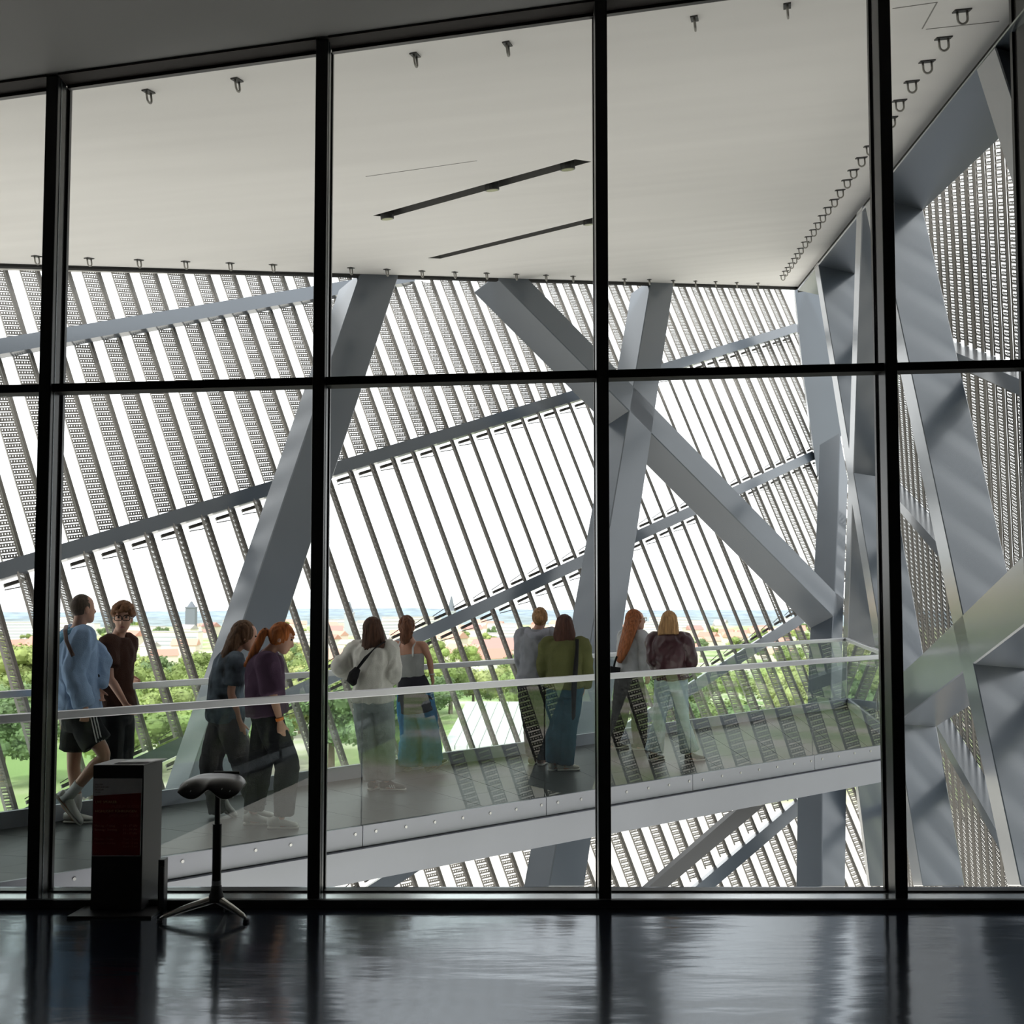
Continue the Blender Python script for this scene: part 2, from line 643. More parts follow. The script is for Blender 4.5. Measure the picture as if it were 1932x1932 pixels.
# ------------------------------------------------------------------ viewing walkway
near0, near1 = UZ(103, 1648, 0), UZ(1678, 1403, 0)
dirN = (near1 - near0)
dirN.z = 0
dirN.normalize()
far1 = UZ(1597, 1328, 0)
far0v = UZ(620, 1454, 0)
inw = Vector((-dirN.y, dirN.x, 0))                       # towards the screen facade
wid = max(2.6, (far1 - near0).dot(inw))
zr = 1.10
# near edge line starts just outside the glass wall
t0 = (GY + 0.3 - near0.y) / dirN.y
n0 = near0 + dirN * t0
n1 = near1 + dirN * 0.08
farR0, farR1 = UZ(430, 1277, zr), UZ(1597, 1203, zr)
dF = (farR1 - farR0)
dF.z = 0
dF.normalize()
f1 = Vector((farR1.x, farR1.y, 0))
f0 = f1 - dF * 16.0
f0 = f1 - dF * ((f1.y - (GY + 0.3)) / dF.y)
deck = empty('viewing_walkway', 'grey slate paved viewing walkway with pale steel fascia behind the window wall', 'walkway')
# paving tiles
NL, NW = 20, 4
g = 0.0018
for i in range(NL):
    for j in range(NW):
        def pt(u, v):
            A_ = n0.lerp(n1, u)
            B_ = f0.lerp(f1, u)
            return A_.lerp(B_, v)
        ln = (n1 - n0).length
        u0, u1 = i / NL + g / ln, (i + 1) / NL - g / ln
        v0, v1 = j / NW + g / 3.5, (j + 1) / NW - g / 3.5
        q = [pt(u0, v0), pt(u1, v0), pt(u1, v1), pt(u0, v1)]
        MB().prism(q, (0, 0, -0.03)).build('paving_tile', tile_m, deck)
MB().prism([p - Vector((0, 0, 0.032)) for p in (n0, n1, f1, f0)], (0, 0, -0.2)).build('deck_slab', mat('deck_underside', (0.2, 0.2, 0.21), 0.6), deck)


def edge_plates(a, b, out, joints, nm):
    d = (b - a).normalized()
    cuts = [0.0] + joints + [(b - a).length]
    for k in range(len(cuts) - 1):
        p, q = a + d * (cuts[k] + 0.004), a + d * (cuts[k + 1] - 0.004)
        MB().bar(p + out * 0.012 - Vector((0, 0, .08)), q + out * 0.012 - Vector((0, 0, .08)), out * 0.012, Vector((0, 0, .082))).build(nm, fascia_m, deck)
    MB().bar(a + out * 0.02 - Vector((0, 0, .3)), b + out * 0.02 - Vector((0, 0, .3)), out * 0.05, Vector((0, 0, .128))).build('edge_beam', fascia_m, deck)


outN = Vector((dirN.y, -dirN.x, 0))
jn = [(UZ(x, y, 0) - n0).dot(dirN) for x, y in ((238, 1627), (685, 1559), (1031, 1505), (1308, 1462), (1537, 1426))]
edge_plates(n0, n1, outN, jn, 'fascia_plate')
# bolts on the near fascia
bolts = [(140, 1658), (344, 1625), (482, 1604), (548, 1594), (670, 1574), (709, 1568), (765.5, 1560), (820, 1551), (873, 1543), (924.5, 1534), (973.5, 1527), (1021, 1519), (1052, 1514), (1096, 1508), (1182, 1494), (1223, 1487), (1262, 1481), (1300, 1474), (1326, 1471), (1362, 1464), (1397, 1458), (1432, 1452), (1466, 1447), (1498, 1441), (1530, 1436), (1551, 1432), (1582, 1427), (1612, 1421), (1642, 1417), (1670, 1412)]
noff = outN.dot(n0 + outN * 0.024 - UP)
bm_ = mat('bolt_stainless', (0.55, 0.55, 0.56), 0.3, 0.9)
for x, y in bolts:
    P = U(x, y, outN, noff)
    MB().tube([P, P + outN * 0.008], [0.014, 0.012], 10).build('bolt', bm_, deck)


def balustrade(name, label, a, b, inn, joints, h=1.1, post=False):
    r = empty(name, label, 'balustrade')
    d = (b - a).normalized()
    L = (b - a).length
    MB().bar(a + Vector((0, 0, h - .028)), b + Vector((0, 0, h - .028)), inn * 0.03, Vector((0, 0, .028))).build('handrail', steel_light, r, bevel=0.006)
    cuts = [0.0] + [j for j in joints if 0.2 < j < L - .2] + [L]
    for k in range(len(cuts) - 1):
        p, q = a + d * (cuts[k] + .006), a + d * (cuts[k + 1] - .006)
        MB().bar(p + Vector((0, 0, h / 2 - .03)), q + Vector((0, 0, h / 2 - .03)), inn * 0.0004, Vector((0, 0, h / 2 - .03))).build('glass_panel', bal_m, r)
    return r


balustrade('near_balustrade', 'glass balustrade with pale handrail along the walkway edge nearest the room', n0, n1 - dirN * 0.05, -outN, jn)
jf = [(UZ(x, y, zr) - f0).dot(dF) for x, y in ((582, 1266), (858, 1249), (1088, 1236), (1300, 1222), (1454, 1212))]
inF = Vector((dF.y, -dF.x, 0))
balustrade('far_balustrade', 'glass balustrade with handrail along the walkway edge by the screen facade', f0, f1, inF, jf)
e1 = n1 - dirN * 0.02
dE = (e1 - f1).normalized()
balustrade('end_balustrade', 'short glass balustrade closing the far right end of the walkway', f1 + dE * .03, e1 - dE * .03, Vector((-dE.y, dE.x, 0)), [(e1 - f1).length * .55])
# low kerb of the far edge
MB().bar(f0 + Vector((0, 0, .06)) + inF * .05, f1 + Vector((0, 0, .06)) + inF * .05, inF * 0.02, Vector((0, 0, .075))).build('kerb_plate', fascia_m, deck)
MB().bar(f1 + dE * .05 + Vector((0, 0, .06)), e1 - dE * .05 + Vector((0, 0, .06)), Vector((-dE.y, dE.x, 0)) * 0.02, Vector((0, 0, .075))).build('kerb_plate', fascia_m, deck)

# ------------------------------------------------------------------ curtain wall
win = empty('window_1', kind='structure')
FR = GY - 0.17                             # front of the mullions
sc = FR / 7.0
ml = [-4.6, -2.867, -1.209, 0.512, 2.262, 3.17, 4.9]
MW = 0.078
mcen = []
for i, xl in enumerate(ml):
    x0 = xl * sc
    x1 = x0 + MW
    mcen.append((x0 + x1) / 2)
    zt_ = topz((x0 + x1) / 2) - 0.01
    MB().abox(x0, x1, FR, GY - 0.03, 0.0, zt_).build('mullion', black, win, bevel=0.006)
    # pressure plate, gasket and outer cap with recesses
    MB().abox(x0 + .012, x1 - .012, GY - .03, GY + .025, 0.0, zt_).build('gasket', black2, win)
    MB().abox(x0 - .004, x1 + .004, GY + .025, GY + .06, 0.0, zt_).build('outer_cap', black, win)
    MB().abox(x1 - .001, x1 + .003, FR + .05, FR + .062, 0.02, zt_).build('edge_strip', mat('mullion_strip', (0.12, 0.14, 0.15), 0.25, 0.6), win)
# transoms and panes between mullions
tL, tR = UY(165, 733, GY - .08), UY(1500, 699.5, GY - .08)
tsl = (tR.z - tL.z) / (tR.x - tL.x)
trz = lambda x: tL.z + tsl * (x - tL.x)
for i in range(len(mcen) - 1):
    x0, x1 = mcen[i] + MW / 2, mcen[i + 1] - MW / 2
    MB().prism([(x0, FR + .03, trz(x0) - .026), (x1, FR + .03, trz(x1) - .026), (x1, FR + .03, trz(x1) + .026), (x0, FR + .03, trz(x0) + .026)], (0, .15, 0)).build('transom', transom_m, win)
    MB().prism([(x0, FR - .005, topz(x0) - .014), (x1, FR - .005, topz(x1) - .014), (x1, FR - .005, topz(x1) - .0), (x0, FR - .005, topz(x0) - .0)], (0, .17, 0)).build('head_frame', headm, win)
    MB().prism([(x0, GY - .02, topz(x0) - .034), (x1, GY - .02, topz(x1) - .034), (x1, GY - .02, topz(x1) - .0), (x0, GY - .02, topz(x0) - .0)], (0, .04, 0)).build('head_gasket', black2, win)
    MB().prism([(x0, FR - .008, topz(x0) - .008), (x1, FR - .008, topz(x1) - .008), (x1, FR - .008, topz(x1) + .004), (x0, FR - .008, topz(x0) + .004)], (0, .004, 0)).build('head_trim', black2, win)
    for zl, zh in (((.05, .05), (trz(x0) - .02, trz(x1) - .02)), ((trz(x0) + .02, trz(x1) + .02), (topz(x0) - .03, topz(x1) - .03))):
        MB().prism([(x0, GY, zl[0]), (x1, GY, zl[1]), (x1, GY, zh[1]), (x0, GY, zh[0])], (0, .0006, 0)).build('glass_pane', pane_m, win)
    MB().abox(x0, x1, GY - .03, GY + .05, .05, .06).build('bottom_bead', black2, win)
MB().abox(-9.4, 6.4, FR - .005, GY + .06, 0, .05).build('sill', mat('sill_satin_steel', (0.75, 0.78, 0.80), 0.2, 0.9), win)
MB().abox(-9.4, 6.4, FR - .03, FR - .005, 0, .048).build('kickplate', black2, win)

# ------------------------------------------------------------------ anchor eyes on the soffit
eye_m = mat('anchor_steel', (0.30, 0.29, 0.27), 0.35, 0.6)
plate_m = mat('anchor_plate', (0.03, 0.03, 0.03), 0.5)


def anchor_proto(ax, size=1.0):
    ax = Vector(ax)
    ax = (ax - nS * ax.dot(nS)).normalized()
    dn_ = -nS
    pl = MB().bar(-ax * 0.062 * size, ax * 0.062 * size, ax.cross(nS) * 0.03 * size, nS * 0.006).mesh('plate', plate_m)
    pts = [ax * 0.036 + dn_ * 0.0, ax * 0.036 + dn_ * 0.06]
    for k in range(1, 8):
        t = math.pi * k / 8
        pts.append(ax * 0.036 * math.cos(t) + dn_ * (0.06 + 0.036 * math.sin(t)))
    pts += [-ax * 0.036 + dn_ * 0.06, -ax * 0.036]
    rg = MB().tube([p * size for p in pts], 0.0095 * size, 8).mesh('ring', eye_m, smooth=True)
    return pl, rg


ORD = ['first', 'second', 'third', 'fourth', 'fifth', 'sixth', 'seventh', 'eighth', 'ninth', 'tenth', 'eleventh', 'twelfth', 'thirteenth', 'fourteenth', 'fifteenth', 'sixteenth', 'seventeenth',
       'eighteenth', 'nineteenth', 'twentieth', 'twenty-first', 'twenty-second', 'twenty-third', 'twenty-fourth', 'twenty-fifth', 'twenty-sixth']
rows = [('%s steel anchor eye from the left in the front row above the windows', 'anchor eyes in the front row of the soffit', (0.25, 1, 0), 0.9,
         [(280, 172), (447, 150), (783, 103), (957, 82), (1310, 34), (1485, 10)]),
        ('%s small anchor eye from the left along the back edge of the soffit', 'anchor eyes along the back edge of the soffit', (0.35, 0.9, 0), 1.05,
         [(69, 483), (168, 487), (262, 490), (350, 493), (434, 496), (515, 499), (662, 505), (730, 508), (796, 511), (858, 513), (918, 515), (974, 517), (1030, 519), (1081, 521),
          (1178, 526), (1225, 527), (1270, 529), (1312, 530), (1350, 531), (1390, 533), (1430, 534)]),
        ('%s anchor eye from the top along the right edge of the soffit', 'anchor eyes along the right edge of the soffit', (1, 0, 0), 1.05,
         [(1815, 19), (1780, 71), (1749, 115), (1720, 153), (1697, 189), (1681, 221), (1660, 248), (1641, 275), (1625, 297), (1610, 320), (1598, 339), (1585, 358), (1574, 376), (1562, 391),
          (1552, 406), (1543, 420), (1535, 433), (1526, 446), (1519, 456), (1511, 468), (1505, 478), (1499, 487), (1493, 496), (1487, 504), (1482, 511), (1477, 519)])]
for lab, grp, ax, sz, pts in rows:
    pl, rg = anchor_proto(ax, sz)
    for q_, (x, y) in enumerate(pts):
        P = SOF(x, y) - nS * 0.004
        r = empty('anchor_eye', lab % ORD[q_], 'anchor eye', grp, loc=P)
        link('plate', pl, r)
        link('ring', rg, r)

# ------------------------------------------------------------------ lectern with notice, leaflet, floor box
lec_m = mat('lectern_black', (0.008, 0.008, 0.009), 0.45)
lec_side = mat('lectern_grey', (0.045, 0.045, 0.05), 0.5)
FL, FRt, RRt = UZ(170.5, 1721, 0), UZ(265, 1721, 0), UZ(301, 1701, 0)
RLt = FL + RRt - FRt
hL = 0.872
lec = empty('lectern', 'black box lectern with a red and white notice standing before the window wall', 'lectern', loc=(0, 0, 0))
z0 = 0.014
V3 = lambda p, z: Vector((p.x, p.y, z))
MB().add([V3(p, z) for z in (z0, hL) for p in (FL, FRt, RRt, RLt)], [(0, 1, 5, 4), (1, 2, 6, 5), (2, 3, 7, 6), (3, 0, 4, 7), (4, 5, 6, 7), (0, 3, 2, 1)]).build('body', lec_m, lec)
fx = (FRt - FL).normalized()
fd = (RRt - FRt).normalized()
fn = Vector((fx.y, -fx.x, 0))
W_ = (FRt - FL).length
D_ = (RRt - FRt).length
sn = Vector((fd.y, -fd.x, 0))
MB().bar(V3(FRt, (z0 + hL) / 2) + fd * .002 + sn * .002, V3(RRt, (z0 + hL) / 2) - fd * .002 + sn * .002, sn * .002, Vector((0, 0, (hL - z0) / 2))).build('side_panel', lec_side, lec)
MB().bar(V3(FL, hL + .003) + fx * .0 + fd * D_ / 2, V3(FRt, hL + .003) + fd * D_ / 2, fd * D_ / 2, Vector((0, 0, .003))).build('top_panel', mat('lectern_top_lit', (0.22, 0.22, 0.22), 0.35), lec)  # paler than the black body: light falling on the top is put into its colour
b0_, b1_, b2_ = UZ(126, 1733, 0), UZ(285, 1733, 0), UZ(330, 1703.5, 0)
b3_ = b0_ + b2_ - b1_
MB().prism([V3(p, 0.001) for p in (b0_, b1_, b2_, b3_)], (0, 0, 0.012)).build('base_plate', mat('base_plate_grey', (0.06, 0.06, 0.06), 0.35, 0.5), lec)


def face_pt(s_, z, out=0.0):              # point on the lectern's front: s_ 0..1 across, z up
    return V3(FL + fx * (W_ * s_), z) + fn * out


zpx = lambda py: EYE - (py - 1100) / FPX * FL.y * 1.0
zt_, zs1, zs2, zb = zpx(1463.5), zpx(1495.5), zpx(1490), zpx(1606)
sg = MB().prism([face_pt(.01, zb, .001), face_pt(.985, zb, .001), face_pt(.985, zt_, .001), face_pt(.01, zt_, .001)], fn * .004).build('notice', mat('notice_white', (0.85, 0.82, 0.82), 0.6), lec)
MB().prism([face_pt(.018, zb + .005, .005), face_pt(.972, zb + .005, .005), face_pt(.972, zs2, .005), face_pt(.018, zs1, .005)], fn * .0006).build('red_field', mat('notice_red', (0.30, 0.012, 0.016), 0.6), sg)


def text(lines, m, name, parent):
    """lines: (string, s, z, size, align) on the lectern's front face, joined into one flat mesh"""
    mb = MB()
    for st, s_, z, size, al in lines:
        cu = bpy.data.curves.new('t', 'FONT')
        cu.body = st
        cu.size = size
        cu.align_x = al
        ob = bpy.data.objects.new('t', cu)
        COL.objects.link(ob)
        dg = bpy.context.evaluated_depsgraph_get()
        me = bpy.data.meshes.new_from_object(ob.evaluated_get(dg))
        o = face_pt(s_, z, .0064)
        mb.add([o + fx * v.co.x + Vector((0, 0, v.co.y)) for v in me.vertices], [tuple(p.vertices) for p in me.polygons])
        bpy.data.objects.remove(ob)
        bpy.data.curves.remove(cu)
        bpy.data.meshes.remove(me)
    return mb.build(name, m, parent)


zc = lambda cy: zpx(1420 + cy / 8.782)
text([('MILITÄR', .055, zc(490), .0125, 'LEFT'), ('HISTORISCHES', .055, zc(533), .0125, 'LEFT'), ('MUSEUM', .055, zc(575), .0125, 'LEFT')], mat('notice_maroon', (0.12, 0.012, 0.02), 0.6), 'heading', sg)
text([('Dresden', .06, zc(608), .009, 'LEFT')], mat('notice_dark', (0.05, 0.05, 0.05), 0.6), 'subheading', sg)
text([('LIVE SPEAKER', .055, zc(780), .0218, 'LEFT'), ('HIGHLIGHT FÜHRUNGEN', .055, zc(928), .0218, 'LEFT')], mat('notice_cream', (0.9, 0.66, 0.40), 0.6), 'lettering', sg)
text([('MUSEUM GUIDES', .935, zc(852), .0218, 'RIGHT'), ('SPOTLIGHT TOUR', .935, zc(1003), .0218, 'RIGHT'),
      ('Monday - Friday', .055, zc(1372), .0178, 'LEFT'), ('Saturday - Sunday', .055, zc(1436), .0178, 'LEFT'),
      ('3 pm - 5 pm', .925, zc(1372), .0178, 'RIGHT'), ('11 am - 2 pm', .925, zc(1432), .0178, 'RIGHT'), ('3 pm - 5 pm', .925, zc(1490), .0178, 'RIGHT')],
     mat('notice_rose', (0.55, 0.16, 0.13), 0.6), 'lettering', sg)
text([('Montag - Freitag', .055, zc(1157), .0185, 'LEFT'), ('Samstag - Sonntag', .055, zc(1221), .0185, 'LEFT'),
      ('15 - 17 Uhr', .915, zc(1157), .0185, 'RIGHT'), ('11 - 14 Uhr', .915, zc(1216), .0185, 'RIGHT'), ('15 - 17 Uhr', .915, zc(1280), .0185, 'RIGHT')],
     mat('notice_sand', (0.75, 0.38, 0.28), 0.6), 'lettering', sg)
# leaflets in a clear holder on top
tp = lambda s_, t, z: V3(FL + fx * (W_ * s_) + fd * (D_ * t), z)
lf = empty('leaflet_stack', 'white leaflets lying on top of the lectern', 'leaflet')
for k in range(3):
    dz = hL + .007 + k * .0035
    a_ = tp(.36 + .03 * k, .12 + .02 * k, dz)
    MB().prism([a_, a_ + fx * .19 + fd * .02, a_ + fx * .23 + fd * .15, a_ + fx * .04 + fd * .13], (0, 0, .003)).build('leaflet', mat('paper_white', (0.85, 0.85, 0.86), 0.5), lf)
hd_ = empty('leaflet_holder', 'clear upright leaflet holder standing on the lectern', 'holder')
ac = glass_mat('acrylic', (0.93, 0.95, 0.95), 1.5)
P0, P1 = tp(.36, .62, hL + .0065), tp(.82, .62, hL + .0065)
back = fd * .02 + Vector((0, 0, .075))
MB().prism([P0, P1, P1 + back - fx * .012, P0 + back + fx * .012], fd * .002).build('back_plate', ac, hd_)
MB().prism([P0, P1, P1 - fd * .03, P0 - fd * .03], (0, 0, .002)).build('foot_plate', ac, hd_)
# small dark box on the floor behind the lectern
bx = empty('floor_box', 'slim black box standing on the floor right behind the lectern', 'box')
q0 = UY(300, 1690, 7.19)
MB().abox(q0.x, UY(312, 1690, 7.19).x, 7.16, 7.235, 0, EYE - (1613 - 1100) / FPX * 7.16).build('housing', mat('box_black', (0.02, 0.021, 0.024), 0.4), bx, bevel=.004)
MB().abox(q0.x + .012, UY(311, 1690, 7.19).x, 7.156, 7.16, .03, .27).build('front_panel', mat('box_grey', (0.05, 0.055, 0.06), 0.35), bx)

# ------------------------------------------------------------------ sit-stand stool
st_ = empty('sit_stand_stool', 'black saddle stool on a chromed three legged foot beside the lectern', 'stool')
hx, hy = UY(408, 1690, 7.03).x, 7.03
plastic = mat('stool_black', (0.008, 0.008, 0.009), 0.28, spec=0.5)
chrome = mat('stool_chrome', (0.55, 0.53, 0.50), 0.16, 0.95)
zz = lambda py: EYE - (py - 1100) / FPX * hy
rows_ = []
nu, nv = 17, 11
sv_, sf_ = [], []
sx0, sx1 = UY(341, 1480, hy).x, UY(467, 1480, hy).x
for layer in (0, 1):
    for j in range(nv):
        for i in range(nu):
            u, v = i / (nu - 1) * 2 - 1, j / (nv - 1) * 2 - 1      # v -1 front, +1 back
            halfw = 0.5 * (1.0 - 0.30 * max(0, v) ** 1.6)
            x = (sx0 + sx1) / 2 + u * (sx1 - sx0) * halfw * (1 - 0.06 * v * v)
            y = hy + v * 0.15
            fr = max(0.0, (-v - 0.2) / 0.8)
            lobe = 0.10 + 0.90 * math.sin(math.pi * min(1.0, 0.08 + abs(u) * 0.86)) ** 1.2
            z = zz(1470) + 0.016 * max(0, v) - 0.016 * u * u - 0.085 * fr ** 1.6 * lobe + 0.012 * fr * max(0, 1 - abs(u) * 3)
            edge = max(abs(u), abs(v))
            th = 0.03 * math.sqrt(max(0.0, 1 - edge ** 4))
            sv_.append((x, y, z + (th if layer == 0 else -th * 0.8)))
for layer in (0, 1):
    b_ = layer * nu * nv
    for j in range(nv - 1):
        for i in range(nu - 1):
            f_ = (b_ + j * nu + i, b_ + j * nu + i + 1, b_ + (j + 1) * nu + i + 1, b_ + (j + 1) * nu + i)
            sf_.append(f_ if layer == 0 else f_[::-1])
seat = MB().add(sv_, sf_).build('seat', plastic, st_, smooth=True)
seat.data.validate()
bmm = bmesh.new()
bmm.from_mesh(seat.data)
bmesh.ops.remove_doubles(bmm, verts=bmm.verts, dist=1e-5)
bmesh.ops.recalc_face_normals(bmm, faces=bmm.faces)
bmm.to_mesh(seat.data)
bmm.free()
sm = seat.modifiers.new('sub', 'SUBSURF')
sm.levels = sm.render_levels = 1
MB().tube([(hx - .055, hy + .125, zz(1459)), (hx + .1, hy + .125, zz(1459))], .009, 10).build('handle', plastic, seat)
vm = mat('seat_vent_white', (0.6, 0.65, 0.65), 0.4)
for (px_, py_) in ((352, 1483), (359, 1494), (418, 1490), (433, 1494), (439, 1506)):
    p_ = UY(px_, py_, hy - .162)
    MB().tube([p_, p_ + Vector((.004, 0, .008))], [.0022, .0022], 6).build('vent_hole', vm, seat)
MB().tube([(hx, hy, zz(1490)), (hx, hy, zz(1549))], .0165, 20).build('piston', plastic, st_, smooth=False)
col_ = MB().tube([(hx, hy, zz(1547)), (hx, hy, zz(1664))], .0265, 24).build('column', plastic, st_)
MB().tube([(hx, hy, zz(1650)), (hx, hy, zz(1659))], .0275, 24).build('sticker', mat('column_sticker', (0.5, 0.5, 0.5), 0.4), col_)
MB().tube([(hx, hy, zz(1660)), (hx, hy, zz(1670)), (hx, hy, zz(1680)), (hx, hy, zz(1688))], [.03, .034, .045, .052], 24).build('boot', mat('boot_rubber', (0.012, 0.012, 0.013), 0.5), st_, smooth=True)
for ft in ((UZ(318, 1724, 0).x, 6.95), (UZ(480, 1720, 0).x, 6.95), (hx + .02, 7.215)):
    F_ = Vector((ft[0], ft[1], 0))
    c_ = Vector((hx, hy, zz(1683)))
    d_ = (F_ - c_)
    d_.z = 0
    sd = d_.normalized().cross(Vector((0, 0, 1)))
    pts = [c_ + d_ * t + Vector((0, 0, zz_)) for t, zz_ in ((0.0, .0), (.15, -.012), (.5, -.062), (.9, -.118), (1.0, -c_.z + .022))]
    pts[3].z = max(pts[3].z, .035)
    pts[2].z = max(pts[2].z, .075)
    lg = MB().tube(pts, [(.03, .024), (.03, .024), (.024, .02), (.018, .014), (.012, .008)], 10, side=sd).build('leg', chrome, st_, smooth=True)
    MB().tube([F_ + Vector((0, 0, .0)), F_ + Vector((0, 0, .016))], [.02, .018], 12).build('rubber_foot', plastic, lg)

# ------------------------------------------------------------------ people on the walkway
WORK = bpy.data.scenes.new('workshop')                    # remeshing happens in a scene of its own, removed at the end


def solid(mb, name, m, parent, vox, amp=0.0, freq=(18, 18, 9), smooth=2, seed=0.0):
    """close overlapping lofts into one continuous surface, then crumple it a little"""
    me = mb.mesh('tmp', fix=False)
    ob = bpy.data.objects.new('tmp', me)
    WORK.collection.objects.link(ob)
    r = ob.modifiers.new('r', 'REMESH')
    r.mode = 'VOXEL'
    r.voxel_size = vox
    if smooth:
        sm_ = ob.modifiers.new('s', 'SMOOTH')
        sm_.factor = 0.5
        sm_.iterations = smooth
    WORK.view_layers[0].update()
    dg = WORK.view_layers[0].depsgraph
    out = bpy.data.meshes.new_from_object(ob.evaluated_get(dg))
    out.name = name
    bpy.data.objects.remove(ob)
    bpy.data.meshes.remove(me)
    if amp:
        so_ = Vector((seed * 3.1, seed * 1.7, seed * 2.3))
        nz, fx_, fy_, fz_ = noise.noise, freq[0], freq[1], freq[2]
        for v in out.vertices:
            c = v.co
            v.co = c + v.normal * (amp * (1 - abs(nz((c.x * fx_ + so_.x, c.y * fy_ + so_.y, c.z * fz_ + so_.z))) * 2.0))
    for p in out.polygons:
        p.use_smooth = True
    out.materials.clear()
    out.materials.append(m)
    o = bpy.data.objects.new(name, out)
    COL.objects.link(o)
    o.parent = parent
    return o


def rings_mesh(mb, rings):
    n = len(rings[0])
    vs = [v for r in rings for v in r]
    fs = [(i * n + k, i * n + (k + 1) % n, (i + 1) * n + (k + 1) % n, (i + 1) * n + k) for i in range(len(rings) - 1) for k in range(n)]
    fs += [tuple(range(n - 1, -1, -1)), tuple((len(rings) - 1) * n + k for k in range(n))]
    mb.add(vs, fs)


def spline(pts, n):
    """Catmull-Rom through (vector, radius pair) keys"""
    out = []
    K = len(pts)
    for i in range(K - 1):
        p0, p1, p2, p3 = pts[max(i - 1, 0)], pts[i], pts[i + 1], pts[min(i + 2, K - 1)]
        for j in range(n):
            t = j / n
            f = lambda a, b, c, d: 0.5 * ((2 * b) + (c - a) * t + (2 * a - 5 * b + 4 * c - d) * t * t + (3 * b - a - 3 * c + d) * t ** 3)
            out.append(tuple(f(p0[q], p1[q], p2[q], p3[q]) for q in range(len(p1))))
    out.append(pts[-1])
    return out


def keys(lst):
    return [(*Vector(p), *((r, r) if not isinstance(r, tuple) else r)) for p, r in lst]


def loft(mb, lst, side=None, n=14, sub=4):
    sp = spline(keys(lst), sub)
    mb.tube([k[:3] for k in sp], [(max(.002, k[3]), max(.002, k[4])) for k in sp], n, side=side)


skin_m = mat('skin', (0.50, 0.27, 0.19), 0.5, var=0.06, scale=14)
skin_d = mat('skin_tan', (0.40, 0.20, 0.135), 0.5, var=0.06, scale=14)
eye_w = mat('eye_dark', (0.02, 0.015, 0.012), 0.2)
lip_m = mat('lip', (0.32, 0.10, 0.09), 0.5)
sole_m = mat('shoe_sole', (0.55, 0.53, 0.48), 0.6)


def cloth(name, col, bump=0.25):
    return mat(name, col, 0.9, 0, 0.12, 9.0, bump, 120.0, spec=0.15)


def hairmat(name, col):
    return mat(name, col, 0.5, 0, 0.45, 6.0, 0.4, 40.0, spec=0.14, stretch=(9, 9, 0.7))


